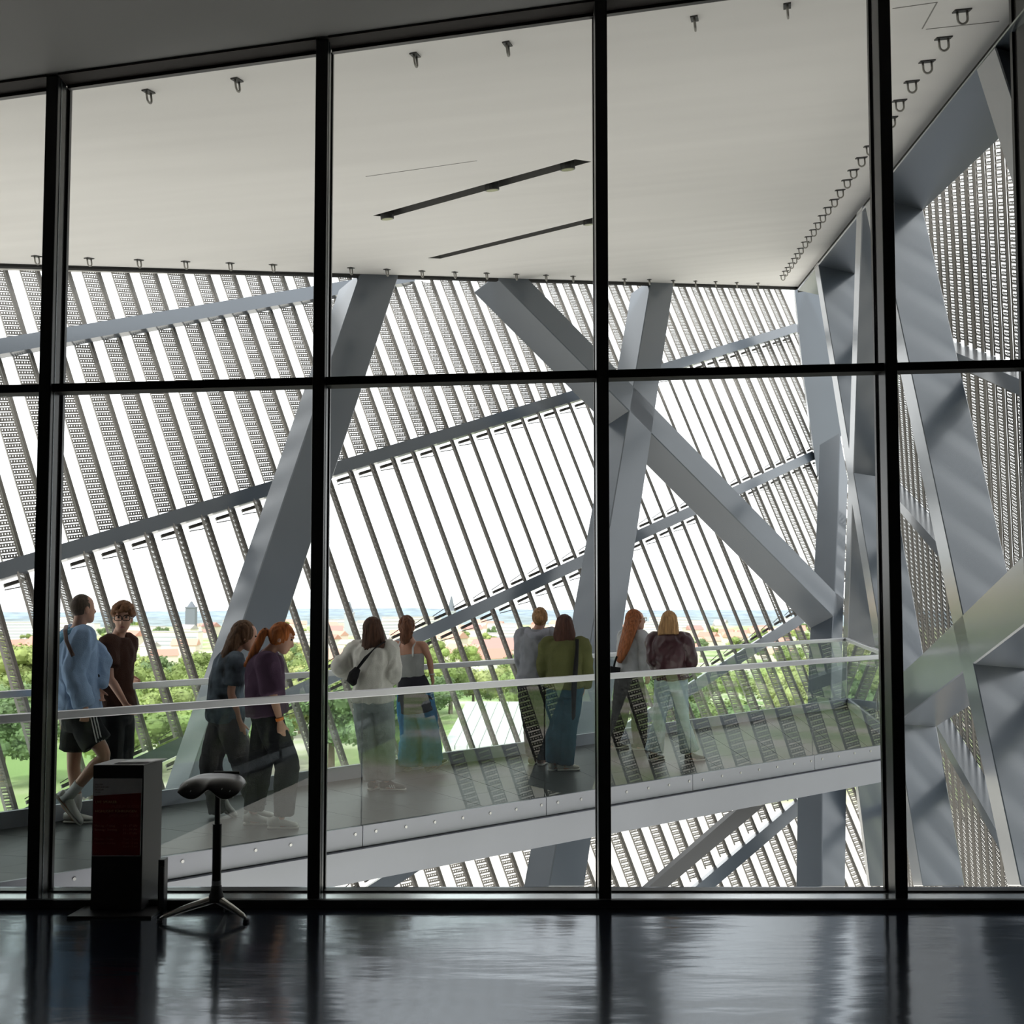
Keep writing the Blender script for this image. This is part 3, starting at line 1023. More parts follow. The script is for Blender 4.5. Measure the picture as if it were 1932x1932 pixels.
class Person:
    def __init__(s, label, Y, sp):
        s.Y = Y
        s.sp = sp
        s.male = sp.get('male', False)
        yaw = math.radians(sp['yaw'])
        s.f = Vector((math.sin(yaw), math.cos(yaw), 0))
        s.r = Vector((math.cos(yaw), -math.sin(yaw), 0))
        s.hip = s.J(sp['hip'])
        s.neck = s.J(sp['neck'])
        s.head = s.J(sp['head'])
        hy = math.radians(sp['hyaw'])
        hp = math.radians(sp.get('hpitch', 0))
        s.hf = Vector((math.sin(hy) * math.cos(hp), math.cos(hy) * math.cos(hp), math.sin(hp)))
        s.hs = Vector((math.cos(hy), -math.sin(hy), 0))
        s.hu = s.hs.cross(s.hf).normalized()
        s.sw = (0.175 if s.male else 0.15) * sp.get('shw', 1.0)
        s.hw = 0.09
        base = Vector((s.hip.x, Y, 0))
        s.root = empty('person', label, 'person')
        s.ms = 1.0 if s.male else 0.9
        s.legs = {}
        for side in 'RL':
            k, a, toe, heel = [s.J(q) for q in sp['legs'][side]]
            for q in (toe, heel):
                if q.z < 0.085:
                    q.z = 0.0
            sg = 1 if side == 'R' else -1
            s.legs[side] = (s.hip + s.r * (s.hw * sg) + Vector((0, 0, -.02)), k, a, toe, heel)
        s.arms = {}
        for side in 'RL':
            sg = 1 if side == 'R' else -1
            sh = s.neck + s.r * (s.sw * sg) - Vector((0, 0, .055)) + s.f * 0.005
            s.arms[side] = (sh,) + tuple(s.J(q) for q in sp['arms'][side])
        s.body()

    def J(s, q):
        return UY(q[0], q[1], s.Y + (q[2] if len(q) > 2 else 0))

    def spine(s, t):
        p = s.hip.lerp(s.neck, t)
        return p + s.f * (-0.02 * math.sin(math.pi * min(1, max(0, t))))

    def torso_keys(s, t0, t1, g, belly=0.0):
        prof = [(-.2, .13, .10), (-.05, .165, .118), (.1, .158, .112), (.35, .135 if s.male else .118, .098), (.62, .158 if s.male else .136, .108),
                (.82, .172 if s.male else .15, .104), (.93, .135 if s.male else .118, .085), (1.0, .07, .065), (1.1, .056, .058)]
        k = s.sp.get('bw', 1.0)
        out = []

        def at(t):
            for i in range(len(prof) - 1):
                if prof[i][0] <= t <= prof[i + 1][0]:
                    q = (t - prof[i][0]) / (prof[i + 1][0] - prof[i][0])
                    return [prof[i][j] * (1 - q) + prof[i + 1][j] * q for j in (1, 2)]
            return prof[-1][1:] if t > 0 else prof[0][1:]
        ts = [t0] + [p[0] for p in prof if t0 + .03 < p[0] < t1 - .03] + [t1]
        for t in ts:
            a, b = at(t)
            out.append((s.spine(t), (a * k + g, b * k + g + belly * max(0, 1 - abs(t - .2) * 2))))
        return out

    def headmesh(s, mb):
        c, f, r, u = s.head, s.hf, s.hs, s.hu
        pr = [(-.118, .062, .012, .014), (-.112, .058, .03, .03), (-.092, .043, .055, .048), (-.06, .022, .078, .061), (-.02, .008, .092, .069), (.02, 0, .097, .074), (.055, -.004, .094, .074), (.085, -.006, .08, .063), (.105, -.008, .055, .045), (.117, -.008, .02, .018)]
        rg = []
        for z, cx, d, w_ in pr:
            rg.append([c + u * z + f * (cx + d * math.cos(2 * math.pi * k / 20)) + r * (w_ * math.sin(2 * math.pi * k / 20)) for k in range(20)])
        rings_mesh(mb, rg)
        mb.tube([c + f * .088 + u * .018, c + f * .112 - u * .026, c + f * .098 - u * .04], [(.009, .009), (.015, .014), (.012, .01)], 8)
        M = Matrix((r, f, u)).transposed()
        for sg in (-1, 1):
            mb.ball(c + r * (sg * .077) - f * .006 - u * .008, (.010, .02, .033), 10, 6, M)
        mb.tube([s.neck - Vector((0, 0, .06)), s.neck + Vector((0, 0, .01)), c - u * .06 - f * .012, c - f * .005], [.06 * s.ms + .004, .054 * s.ms, .053 * s.ms, .05 * s.ms], 14)

    def hand(s, mb, side):
        sh, el, wr, hd = s.arms[side]
        sg = 1 if side == 'R' else -1
        d = (hd - wr).normalized()
        wv = s.f if abs(d.z) > .6 else (s.r * -sg)
        wv = (wv - d * wv.dot(d)).normalized()
        pn = d.cross(wv).normalized()
        inside = s.r * -sg if abs(d.z) > .6 else Vector((0, 0, -1))
        if pn.dot(inside) < 0:
            pn = -pn
        k = 1.0 if s.male else .92
        p = wr + d * .088 * k
        mb.tube([wr - d * .015, wr + d * .02, wr + d * .06, p], [(.026 * k, .02 * k), (.033 * k, .018 * k), (.041 * k, .017 * k), (.04 * k, .014 * k)], 12, side=wv)
        for i, (o, L) in enumerate(((.030, .9), (.0105, 1.0), (-.0095, .95), (-.029, .78))):
            q = p + wv * o * k - d * .008
            dd = d.copy()
            pts = [q - d * .01, q]
            for seg, bend in ((.040, 16 + 4 * i), (.026, 28), (.021, 22)):
                ang = math.radians(bend)
                ax = dd.cross(pn)
                if ax.length > 1e-6:
                    dd = Matrix.Rotation(ang, 3, ax.normalized()) @ dd
                pts.append(pts[-1] + dd * seg * L * k)
            mb.tube(pts, [.009 * k, .009 * k, .0088 * k, .0082 * k, .0065 * k], 8)
        t0 = wr + d * .028 * k + wv * .026 * k
        td = (d * .75 + wv * .55 + pn * .3).normalized()
        mb.tube([t0 - td * .01, t0 + td * .03, t0 + td * .055 + d * .004, t0 + td * .07 + d * .012], [.013 * k, .011 * k, .0098 * k, .0075 * k], 8)

    def body(s):
        mb = MB()
        loft(mb, s.torso_keys(-.16, 1.05, -.004), side=s.r)
        s.headmesh(mb)
        k = s.ms
        for side in 'RL':
            sh, el, wr, hd = s.arms[side]
            top = sh.lerp(s.neck - Vector((0, 0, .05)), .45)
            loft(mb, [(top, .05 * k), (sh, .052 * k), (sh.lerp(el, .4), .045 * k), (el, .037 * k), (el.lerp(wr, .3), .038 * k), (wr, .025 * k)], n=12)
            s.hand(mb, side)
            h, kn, an, toe, heel = s.legs[side]
            loft(mb, [(h + Vector((0, 0, .05)), .085), (h.lerp(kn, .3), .078), (kn, .054), (kn.lerp(an, .3), .053), (an, .036)], n=12)
            m = heel.lerp(toe, .35) + Vector((0, 0, .03))
            mb.tube([an, heel.lerp(toe, .2) + Vector((0, 0, .045)), m, heel.lerp(toe, .85) + Vector((0, 0, .022))], [.036, .036, .036, .028], 10)
        s.bodyo = solid(mb, 'body', s.sp.get('skin', skin_m), s.root, .0085, smooth=2)

    # -- clothing
    def top(s, name, m, hem, g, sleeve, amp=.006, neck_t=1.0, cuff=None, belly=0.02):
        mb = MB()
        loft(mb, s.torso_keys(hem, neck_t, g, belly), side=s.r, n=20)
        k = s.ms
        for side in 'RL':
            sh, el, wr, hd = s.arms[side]
            if sleeve == 'none':
                continue
            topp = sh.lerp(s.neck - Vector((0, 0, .05)), .5)
            if sleeve == 'long':
                ks = [(topp, .06 * k + g * .6), (sh, .058 * k + g), (sh.lerp(el, .45), .05 * k + g), (el, .045 * k + g), (el.lerp(wr, .5), .042 * k + g), (wr.lerp(el, .08), .034 * k + g), (wr.lerp(el, .02), .03 * k + g * .25)]
            else:
                e_ = sh.lerp(el, sleeve)
                ks = [(topp, .06 * k + g * .6), (sh, .058 * k + g), (sh.lerp(e_, .5), .055 * k + g), (e_, .056 * k + g * 1.1)]
            loft(mb, ks, n=14)
        return solid(mb, name, m, s.root, .0125, amp * 1.5, (12, 12, 8), 2, seed=s.Y)

    def pants(s, name, m, g, amp=.005, waist=.2, length=1.0, flare=0.0, hipx=0.0):
        mb = MB()
        loft(mb, s.torso_keys(-.17, waist, .012 + hipx), side=s.r, n=18)
        for side in 'RL':
            h, kn, an, toe, heel = s.legs[side]
            if length < 1:
                e_ = h.lerp(kn, length)
                ks = [(h + Vector((0, 0, .06)), .092 + g * .3), (h.lerp(e_, .4), .088 + g), (e_, .082 + g * 1.4)]
            else:
                lo_ = an + (an - kn).normalized() * .035
                ks = [(h + Vector((0, 0, .06)), .088 + g * .4), (h.lerp(kn, .35), .08 + g * .8), (kn, .058 + g), (kn.lerp(an, .4), .055 + g + flare * .35), (an, .045 + g * .9 + flare * .9), (lo_, .047 + g * .9 + flare)]
            loft(mb, ks, n=14)
        return solid(mb, name, m, s.root, .0125, amp, (12, 12, 14), 2, seed=s.Y + 4)

    def shoes(s, m, sole=sole_m, low=True, accent=None):
        for side in 'RL':
            h, kn, an, toe, heel = s.legs[side]
            t = (toe - heel)
            L = t.length
            t.normalize()
            L = max(L, .24)
            leg = (kn - an).normalized()
            up = (leg - t * leg.dot(t))
            if abs(t.z) < .25:
                up = Vector((0, 0, 1)) - t * t.z
            up.normalize()
            lat = t.cross(up).normalized()
            o_ = heel - t * .02
            # foreshortened feet keep their true length of about 27 cm
            mb = MB()
            prof = [(-.01, .022, .03), (.04, .036, .075), (.2, .037, .088), (.36, .039, .082), (.55, .043, .06), (.75, .046, .048), (.92, .038, .038), (1.0, .018, .024)]
            mb.tube([o_ + t * (L * q) + up * (.014 + hh / 2) for q, ww, hh in prof], [(ww, hh / 2) for q, ww, hh in prof], 14, side=lat)
            mb.tube([an.lerp(o_ + t * L * .2, .4), o_ + t * L * .2 + up * .06], [.04, .042], 12)
            ob = solid(mb, 'shoe', m, s.root, .007, smooth=2)
            sb = MB()
            pr = [(-.02, .03), (.06, .04), (.3, .038), (.55, .046), (.78, .05), (.95, .04), (1.02, .02)]
            sb.tube([o_ + t * (L * q) + up * .012 for q, ww in pr], [(ww, .0125) for q, ww in pr], 14, side=lat)
            sb.build('sole', sole, ob, smooth=True)
            if accent:
                ac_ = MB()
                for q in (.42, .5, .58):
                    c_ = o_ + t * L * q
                    for sg in (-1, 1):
                        ac_.tube([c_ + up * .03 + lat * sg * .043, c_ + up * .058 + lat * sg * .034 - t * .015], .006, 6)
                ac_.build('stripe', accent, ob)

    def face(s, glasses=None):
        c, f, r, u = s.head, s.hf, s.hs, s.hu
        for sg in (-1, 1):
            MB().ball(c + f * .082 + r * sg * .031 + u * .018, (.013, .013, .009), 10, 6).build('eye', eye_w, s.bodyo, smooth=True)
        MB().tube([c + f * .092 - u * .068 - r * .022, c + f * .097 - u * .066, c + f * .092 - u * .068 + r * .022], [(.004, .004), (.007, .008), (.004, .004)], 8).build('lips', lip_m, s.bodyo, smooth=True)
        if glasses:
            g_ = MB()
            for sg in (-1, 1):
                o_ = c + f * .112 + r * sg * .034 + u * .012
                pts = [o_ + r * (.03 * math.copysign(abs(math.cos(t)) ** .5, math.cos(t))) + u * (.021 * math.copysign(abs(math.sin(t)) ** .5, math.sin(t))) for t in [2 * math.pi * k / 16 for k in range(17)]]
                g_.tube(pts, .0035, 6)
                g_.tube([o_ + r * sg * .03 + u * .008, c + r * sg * .08 + u * .012 + f * .05, c + r * sg * .082 - f * .01], .003, 6)
            g_.tube([c + f * .114 - r * .006 + u * .014, c + f * .114 + r * .006 + u * .014], .003, 6)
            g_.build('glasses', glasses, s.root)

    def brows(s, m):
        c, f, r, u = s.head, s.hf, s.hs, s.hu
        for sg in (-1, 1):
            MB().tube([c + f * .093 + r * sg * .016 + u * .036, c + f * .09 + r * sg * .035 + u * .041, c + f * .078 + r * sg * .054 + u * .034], .0045, 6).build('eyebrow', m, s.bodyo)

    def cap(s, mb, g=.012, back=.022, up=.022):
        c, f, r, u = s.head, s.hf, s.hs, s.hu
        M = Matrix((r, f, u)).transposed()
        mb.ball(c - f * back + u * up, (.078 + g, .09 + g, .098 + g), 20, 14, M)

    def hair(s, m, drape, g=.012, back=.024, up=.02, amp=.006, extra=None, freq=(60, 60, 5)):
        mb = MB()
        s.cap(mb, g, back, up)
        for lst in drape:
            loft(mb, [(s.J(q), (w_, d_)) for q, w_, d_ in lst], side=s.hs if len(lst) else None, n=16)
        if extra:
            extra(mb)
        return solid(mb, 'hair', m, s.root, .009, amp, freq, 2, seed=s.Y * 2)


def strap(name, m, pts, parent, wv, half=.018, th=.005):
    mb = MB()
    mb.tube(pts, [(half, th)] * len(pts), 8, side=wv)
    return mb.build(name, m, parent, smooth=True)


blackcloth = cloth('bag_black', (0.012, 0.012, 0.014))
white_shoe = mat('shoe_white', (0.62, 0.62, 0.60), 0.55)
black_shoe = mat('shoe_black', (0.018, 0.018, 0.02), 0.5)
brown_shoe = mat('shoe_brown', (0.19, 0.085, 0.055), 0.6)

# 1 ---- light blue hoodie
p = Person('person in a light blue hoodie and black striped shorts walking at the far left', 9.68, dict(
    male=True, yaw=58, hip=(150, 1350), neck=(147, 1190), head=(156, 1149), hyaw=40, shw=1.0, bw=1.05,
    arms=dict(R=[(140, 1270, -.2), (160, 1335, -.24), (160, 1352, -.22)], L=[(189, 1243, .12), (183, 1298, .05), (187, 1315, .02)]),
    legs=dict(R=[(196, 1424, -.08), (134, 1498, -.08), (153, 1551, -.08), (108, 1506, -.08)], L=[(139, 1440, .1), (145, 1518, .1), (172, 1541, .1), (127, 1545, .1)])))
p.top('hoodie', cloth('blue_fleece', (0.25, 0.36, 0.54)), .02, .042, 'long', .009)
hd = MB()
hc = p.neck + Vector((0, 0, -.015))
loft(hd, [(hc - p.r * .09 + p.f * .05, .035), (hc - p.r * .1 - p.f * .05, .045), (hc - p.f * .115 - Vector((0, 0, .05)), .055), (hc + p.r * .1 - p.f * .05, .045), (hc + p.r * .09 + p.f * .05, .035)], n=12)
hd.ball(hc - p.f * .13 - Vector((0, 0, .09)), (.085, .05, .09), 14, 10, Matrix((p.r, p.f, Vector((0, 0, 1)))).transposed())
solid(hd, 'hood', cloth('blue_fleece_dark', (0.17, 0.36, 0.52)), p.root, .0115, .006, (14, 14, 10), 3)
sh_ = p.pants('shorts', cloth('shorts_black', (0.016, 0.017, 0.02)), .03, .005, .14, .70)
wm = mat('stripe_white', (0.75, 0.75, 0.75), 0.8)


def on_cloth(ob, px, py, lift=.003):       # point on a garment's outside
    tree_ = BVHTree.FromPolygons([v.co for v in ob.data.vertices], [tuple(q.vertices) for q in ob.data.polygons])
    out = []
    for x, y in zip(px, py):
        r_ = ray(x, y).normalized()
        h_ = tree_.ray_cast(UP, r_)[0]
        if h_:
            out.append(h_ - r_ * lift)
    return out


for x0, y0, x1, y1 in ((170.5, 1352, 183.5, 1407), (175.5, 1350, 188.5, 1406), (180.5, 1349, 193.5, 1404)):
    pts = on_cloth(sh_, [x0 + (x1 - x0) * k / 8 for k in range(9)], [y0 + (y1 - y0) * k / 8 for k in range(9)])
    if len(pts) > 2:
        MB().tube(pts, [(.006, .003)] * len(pts), 6, side=Vector((1, 0, 0))).build('stripe', wm, sh_)
for side in 'RL':
    h, kn, an, toe, heel = p.legs[side]
    MB().tube([an.lerp(kn, .26), an.lerp(kn, .12), an, heel.lerp(toe, .25) + Vector((0, 0, .05))], [.047, .044, .043, .045], 14).build('sock', cloth('sock_white', (0.70, 0.70, 0.72)), p.root, smooth=True)
p.shoes(white_shoe)
p.hair(hairmat('hair_buzz', (0.085, 0.062, 0.048)), [], g=.0005, back=.012, up=.026, amp=.0015, freq=(90, 90, 90))
bag = empty('crossbody_bag', 'brown strapped crossbody bag worn by the person in the blue hoodie', 'bag')
strap('strap', mat('strap_brown', (0.07, 0.035, 0.028), 0.6), [p.J((125, 1180, .03)), p.J((123, 1190, -.17)), p.J((125, 1208, -.24)), p.J((131, 1222, -.27)), p.J((138, 1238, -.28))], bag, Vector((1, 0, 0)), .016)
MB().ball(p.J((182, 1280, .02)), (.045, .04, .055), 14, 10).build('pouch', blackcloth, bag, smooth=True)

# 2 ---- brown T-shirt, curls, glasses
p = Person('person with curly hair, black glasses and dark brown T-shirt looking back', 10.3, dict(
    male=True, yaw=100, hip=(220, 1343), neck=(222, 1203), head=(232, 1167), hyaw=165, hpitch=-3, shw=1.0,
    arms=dict(R=[(207, 1278, -.25), (236, 1327, -.25), (245, 1344, -.22)], L=[(234, 1255, .3), (245, 1275, .38), (254, 1283, .40)]),
    legs=dict(R=[(212, 1432, -.05), (205, 1508, -.05), (235, 1523, -.05), (200, 1525, -.05)], L=[(232, 1432, .1), (224, 1505, .1), (254, 1517, .1), (219, 1519, .1)])))
p.top('t_shirt', cloth('brown_jersey', (0.045, 0.02, 0.014)), -.02, .032, .72, .006)
p.pants('trousers', cloth('trousers_black', (0.014, 0.015, 0.018)), .03)
p.shoes(black_shoe)
p.face(mat('glasses_black', (0.008, 0.008, 0.01), 0.25))
hm = hairmat('hair_curly', (0.20, 0.095, 0.045))
p.brows(hm)


def curls(mb, P=p):
    rnd = random.Random(4)
    M = Matrix((P.hs, P.hf, P.hu)).transposed()
    for k in range(230):
        th, ph = math.acos(rnd.uniform(-.15, 1)), rnd.uniform(0, 2 * math.pi)
        d_ = Vector((math.sin(th) * math.cos(ph) * .092, math.sin(th) * math.sin(ph) * .105 - .012, math.cos(th) * .10 + .045))
        if d_.y > .06 and d_.z < .06:
            continue
        mb.ball(P.head + M @ d_, rnd.uniform(.010, .019), 8, 5)


p.hair(hm, [], g=.012, back=.03, up=.045, amp=.006, extra=curls, freq=(55, 55, 55))

# 3 ---- long brown hair, tie-dye
p = Person('person with long brown hair and dark tie-dye shirt behind the red-haired one', 9.98, dict(
    yaw=68, hip=(426, 1348), neck=(438, 1235), head=(462, 1200), hyaw=72, hpitch=-14,
    arms=dict(R=[(436, 1306, -.15), (452, 1362, -.13), (457, 1384, -.12)], L=[(424, 1310, .15), (440, 1360, .2), (446, 1378, .2)]),
    legs=dict(R=[(458, 1440, -.03), (484, 1516, -.03), (512, 1535, -.03), (468, 1539, -.03)], L=[(398, 1438, .05), (411, 1526, .05), (437, 1556, .05), (404, 1516, .05)])))
p.top('t_shirt', mat('tie_dye', (0.075, 0.10, 0.13), 0.9, 0, 0.95, 7.0, 0.2, 60), -.12, .035, .75, .006)
p.pants('trousers', cloth('grey_corduroy', (0.085, 0.08, 0.09)), .038, .006)
p.shoes(white_shoe)
p.face()
p.hair(hairmat('hair_brown', (0.13, 0.072, 0.042)), [[((462, 1182, 0), .05, .05), ((448, 1200, -.02), .085, .07), ((433, 1225, -.05), .085, .05), ((418, 1255, -.06), .07, .04), ((405, 1284, -.06), .035, .025)]], amp=.007)

# 4 ---- red ponytail, purple shirt
p = Person('person with a red ponytail and purple shirt looking down while walking right', 9.6, dict(
    yaw=80, hip=(504, 1345), neck=(504, 1235), head=(531, 1203), hyaw=84, hpitch=-24,
    arms=dict(R=[(517, 1318, -.2), (529, 1362, -.18), (531, 1382, -.17)], L=[(498, 1315, .2), (520, 1365, .2), (527, 1384, .2)]),
    legs=dict(R=[(541, 1440, -.05), (536, 1530, -.05), (566, 1551, -.05), (511, 1556, -.05)], L=[(491, 1445, .1), (480, 1520, .1), (505, 1540, .1), (466, 1538, .1)])))
p.top('shirt', cloth('purple_jersey', (0.075, 0.042, 0.075)), -.02, .042, .88, .008)
p.pants('trousers', cloth('trousers_ink', (0.013, 0.014, 0.018)), .04, .006)
p.shoes(white_shoe)
p.face()
hm = hairmat('hair_red', (0.38, 0.115, 0.03))
p.brows(hm)
p.hair(hm, [[((505, 1190, -.02), .03, .03), ((496, 1196, -.02), .035, .032), ((487, 1215, -.04), .038, .034), ((474, 1238, -.05), .03, .028), ((461, 1258, -.05), .012, .012)],
            [((540, 1180, 0), .05, .02), ((549, 1188, 0), .045, .014), ((555, 1199, 0), .03, .008)]], g=.008, back=.016, up=.02, amp=.005)
MB().tube([p.J((504, 1188, -.02)), p.J((500, 1192, -.02))], [.026, .026], 12).build('hair_tie', blackcloth, p.root)
wr_, hd_2 = p.arms['R'][2], p.arms['R'][3]
d_ = (wr_ - p.arms['R'][1]).normalized()
MB().tube([wr_ - d_ * .035, wr_ - d_ * .012], [.034, .033], 14).build('wristband', mat('wristband_orange', (0.85, 0.22, 0.03), 0.5), p.root)

# 5 ---- white sweater
p = Person('person in an off-white sweater with a black crossbody bag leaning on the far handrail', 11.29, dict(
    yaw=12, hip=(704, 1322), neck=(704, 1216), head=(703, 1189), hyaw=0, bw=1.05, shw=1.08,
    arms=dict(L=[(642, 1257, .05), (660, 1268, .3), (672, 1266, .36)], R=[(741, 1270, -.05), (729, 1284, .22), (722, 1276, .3)]),
    legs=dict(L=[(692, 1397), (702, 1464), (712, 1484, .12), (700, 1485)], R=[(727, 1397), (728, 1464), (760, 1482), (722, 1486)])))
p.top('sweater', cloth('cream_knit', (0.56, 0.55, 0.52)), .02, .045, 'long', .010)
p.pants('jeans', cloth('jeans_grey', (0.27, 0.30, 0.315)), .035, .006, .2, 1.0, .012, .01)
p.shoes(black_shoe, accent=wm)
p.hair(hairmat('hair_dark_brown', (0.075, 0.037, 0.024)), [[((703, 1170, -.02), .07, .07), ((704, 1192, -.05), .098, .075), ((705, 1212, -.08), .11, .055), ((704, 1226, -.11), .105, .04), ((707, 1236, -.12), .05, .02)]], amp=.007)
bag = empty('crossbody_bag', 'black crossbody bag worn over the off-white sweater', 'bag')
strap('strap', blackcloth, [p.J((733, 1213, .02)), p.J((722, 1213, -.13)), p.J((706, 1224, -.185)), p.J((690, 1241, -.2)), p.J((674, 1262, -.2)), p.J((668, 1270, -.17))], bag, Vector((.7, 0, .7)), .02)
MB().tube([p.J((675, 1261, -.2)), p.J((668, 1272, -.2)), p.J((664, 1283, -.17)), p.J((668, 1290, -.14))], [(.03, .03), (.05, .04), (.052, .04), (.03, .03)], 14, side=Vector((1, 0, .3))).build('pouch', blackcloth, bag, smooth=True)

# 6 ---- grey tank top
p = Person('person in a grey tank top with curly ponytail and dark jacket round the waist', 12.41, dict(
    yaw=18, hip=(783, 1312), neck=(771, 1208), head=(768, 1183), hyaw=8, skin=skin_d, shw=1.12,
    arms=dict(R=[(810, 1243, -.03), (815, 1276, .0), (817, 1286, .03)], L=[(748, 1247, .1), (752, 1262, .3), (764, 1256, .38)]),
    legs=dict(L=[(773, 1388), (771, 1438), (772, 1446, .16), (768, 1451)], R=[(811, 1386), (815, 1437), (842, 1440), (810, 1450)])))
tt = MB()
loft(tt, p.torso_keys(.12, .74, .012), side=p.r, n=20)
solid(tt, 'tank_top', cloth('grey_rib', (0.27, 0.275, 0.28)), p.root, .0115, .003, (14, 14, 8), 2)
for sg in (-1, 1):
    c_ = p.spine(.72) + p.r * sg * .085
    strap('shoulder_strap', cloth('strap_grey', (0.5, 0.5, 0.52)), [c_ - p.f * .12, p.spine(.88) + p.r * sg * .085 - p.f * .1, p.spine(.975) + p.r * sg * .085 - p.f * .025, p.spine(.95) + p.r * sg * .085 + p.f * .06], p.root, p.r, .011, .004)
wr = MB()
loft(wr, [(p.spine(.36), (.135, .115)), (p.spine(.2), (.165, .135)), (p.spine(0), (.19, .15)), (p.spine(-.2), (.2, .16)), (p.spine(-.3), (.2, .165))], side=p.r, n=20)
solid(wr, 'tied_jacket', cloth('navy_fleece', (0.022, 0.022, 0.03)), p.root, .0125, .008, (9, 9, 5), 2)
p.pants('jeans', cloth('jeans_blue', (0.035, 0.145, 0.29)), .045, .006, .15, 1.0, .035, .01)
p.shoes(black_shoe)
p.hair(hairmat('hair_auburn_dark', (0.12, 0.05, 0.028)), [[((768, 1168, -.1), .035, .03), ((768, 1180, -.14), .055, .04), ((767, 1195, -.14), .062, .045), ((764, 1207, -.13), .05, .04), ((762, 1214, -.12), .02, .02)]], g=.004, amp=.012, freq=(35, 35, 22))
MB().tube([p.arms['R'][2] - Vector((0, 0, -.03)), p.arms['R'][2] - Vector((0, 0, -.015))], [.031, .031], 12).build('wristwatch', mat('watch_steel', (0.5, 0.5, 0.5), 0.3, 0.8), p.root)

# 7 ---- grey hoodie
p = Person('person in a grey hoodie with a blond bun standing left of the green sweater', 12.8, dict(
    yaw=8, hip=(1009, 1290), neck=(1014, 1190), head=(1019, 1166), hyaw=10, bw=1.05, shw=1.05,
    arms=dict(L=[(985, 1240, .05), (992, 1270, .22), (1003, 1264, .34)], R=[(1040, 1240, .0), (1038, 1270, .2), (1030, 1264, .34)]),
    legs=dict(L=[(1003, 1368), (1005, 1420), (1008, 1427, .22), (1002, 1434)], R=[(1021, 1370), (1021, 1426), (1026, 1434, .16), (1019, 1440)])))
p.top('hoodie', cloth('grey_sweat', (0.27, 0.28, 0.32)), .05, .042, 'long', .008)
hd = MB()
hc = p.neck + Vector((0, 0, -.01))
loft(hd, [(hc - p.r * .09 + p.f * .05, .03), (hc - p.r * .105 - p.f * .05, .042), (hc - p.f * .12 - Vector((0, 0, .05)), .055), (hc + p.r * .105 - p.f * .05, .042), (hc + p.r * .09 + p.f * .05, .03)], n=12)
hd.ball(hc - p.f * .115 - Vector((0, 0, .075)), (.09, .045, .08), 14, 10, Matrix((p.r, p.f, Vector((0, 0, 1)))).transposed())
solid(hd, 'hood', cloth('grey_sweat_hood', (0.30, 0.31, 0.36)), p.root, .0115, .006, (14, 14, 10), 3)
p.pants('trousers', cloth('trousers_char', (0.020, 0.019, 0.022)), .035, .006)
p.shoes(brown_shoe)
hm = hairmat('hair_dark_blond', (0.26, 0.145, 0.065))
bun = MB()
p.hair(hm, [], g=.006, back=.014, up=.016, amp=.005, freq=(30, 30, 30), extra=lambda mb: mb.ball(p.head - p.hf * .105 + p.hu * .0, (.05, .04, .042), 14, 10))

# 8 ---- green sweater
p = Person('person in an olive green sweater and blue jeans beside the grey hoodie', 12.45, dict(
    yaw=14, hip=(1066, 1298), neck=(1066, 1209), head=(1065, 1182), hyaw=5, bw=1.1, shw=1.2,
    arms=dict(R=[(1104, 1258, .0), (1101, 1298, .02), (1099, 1310, .03)], L=[(1028, 1255, .05), (1034, 1280, .25), (1046, 1272, .34)]),
    legs=dict(L=[(1047, 1374), (1045, 1432), (1052, 1444, .12), (1040, 1451)], R=[(1072, 1374), (1067, 1436), (1082, 1444, .05), (1056, 1451)])))
p.top('sweater', cloth('olive_knit', (0.105, 0.11, 0.042), .4), .06, .048, 'long', .007)
p.pants('jeans', cloth('jeans_teal', (0.03, 0.075, 0.105)), .035, .006, .2, 1.0, .012, .012)
p.shoes(mat('shoe_cream', (0.5, 0.47, 0.4), 0.6))
p.hair(hairmat('hair_chestnut', (0.068, 0.030, 0.022)), [[((1065, 1164, -.02), .07, .07), ((1065, 1184, -.04), .1, .08), ((1065, 1200, -.07), .115, .06), ((1066, 1212, -.09), .09, .035)]], amp=.007)
um = empty('folded_umbrella', 'long black folded umbrella hanging from the shoulder of the green sweater', 'umbrella')
strap('strap', blackcloth, [p.J((1086, 1205, .06)), p.J((1087, 1203, -.06)), p.J((1088, 1215, -.17)), p.J((1087, 1240, -.2)), p.J((1086, 1280, -.2))], um, Vector((1, 0, 0)), .012)
MB().tube([p.J((1090, 1206, -.2)), p.J((1087, 1250, -.23)), p.J((1083, 1300, -.23)), p.J((1082, 1352, -.2)), p.J((1081, 1358, -.2))], [.012, .024, .028, .02, .008], 12).build('canopy', blackcloth, um, smooth=True)

# 9 ---- long auburn hair, light grey sweatshirt
p = Person('person with very long auburn hair smiling sideways in a light grey sweatshirt', 14.0, dict(
    yaw=55, hip=(1187, 1282), neck=(1194, 1194), head=(1200, 1170), hyaw=72, shw=1.1,
    arms=dict(R=[(1217, 1240, -.15), (1221, 1272, -.14), (1222, 1285, -.13)], L=[(1182, 1240, .2), (1195, 1262, .3), (1205, 1260, .36)]),
    legs=dict(R=[(1206, 1348), (1207, 1398), (1222, 1408), (1196, 1412)], L=[(1169, 1354, .1), (1157, 1394, .1), (1160, 1411, .1), (1151, 1400, .1)])))
p.top('sweatshirt', cloth('light_grey_sweat', (0.40, 0.41, 0.43)), .1, .038, 'long', .008)
p.pants('trousers', cloth('trousers_brown_black', (0.022, 0.020, 0.021)), .042, .006)
p.shoes(black_shoe)
p.face(mat('glasses_gold', (0.5, 0.4, 0.3), 0.3, 0.8))
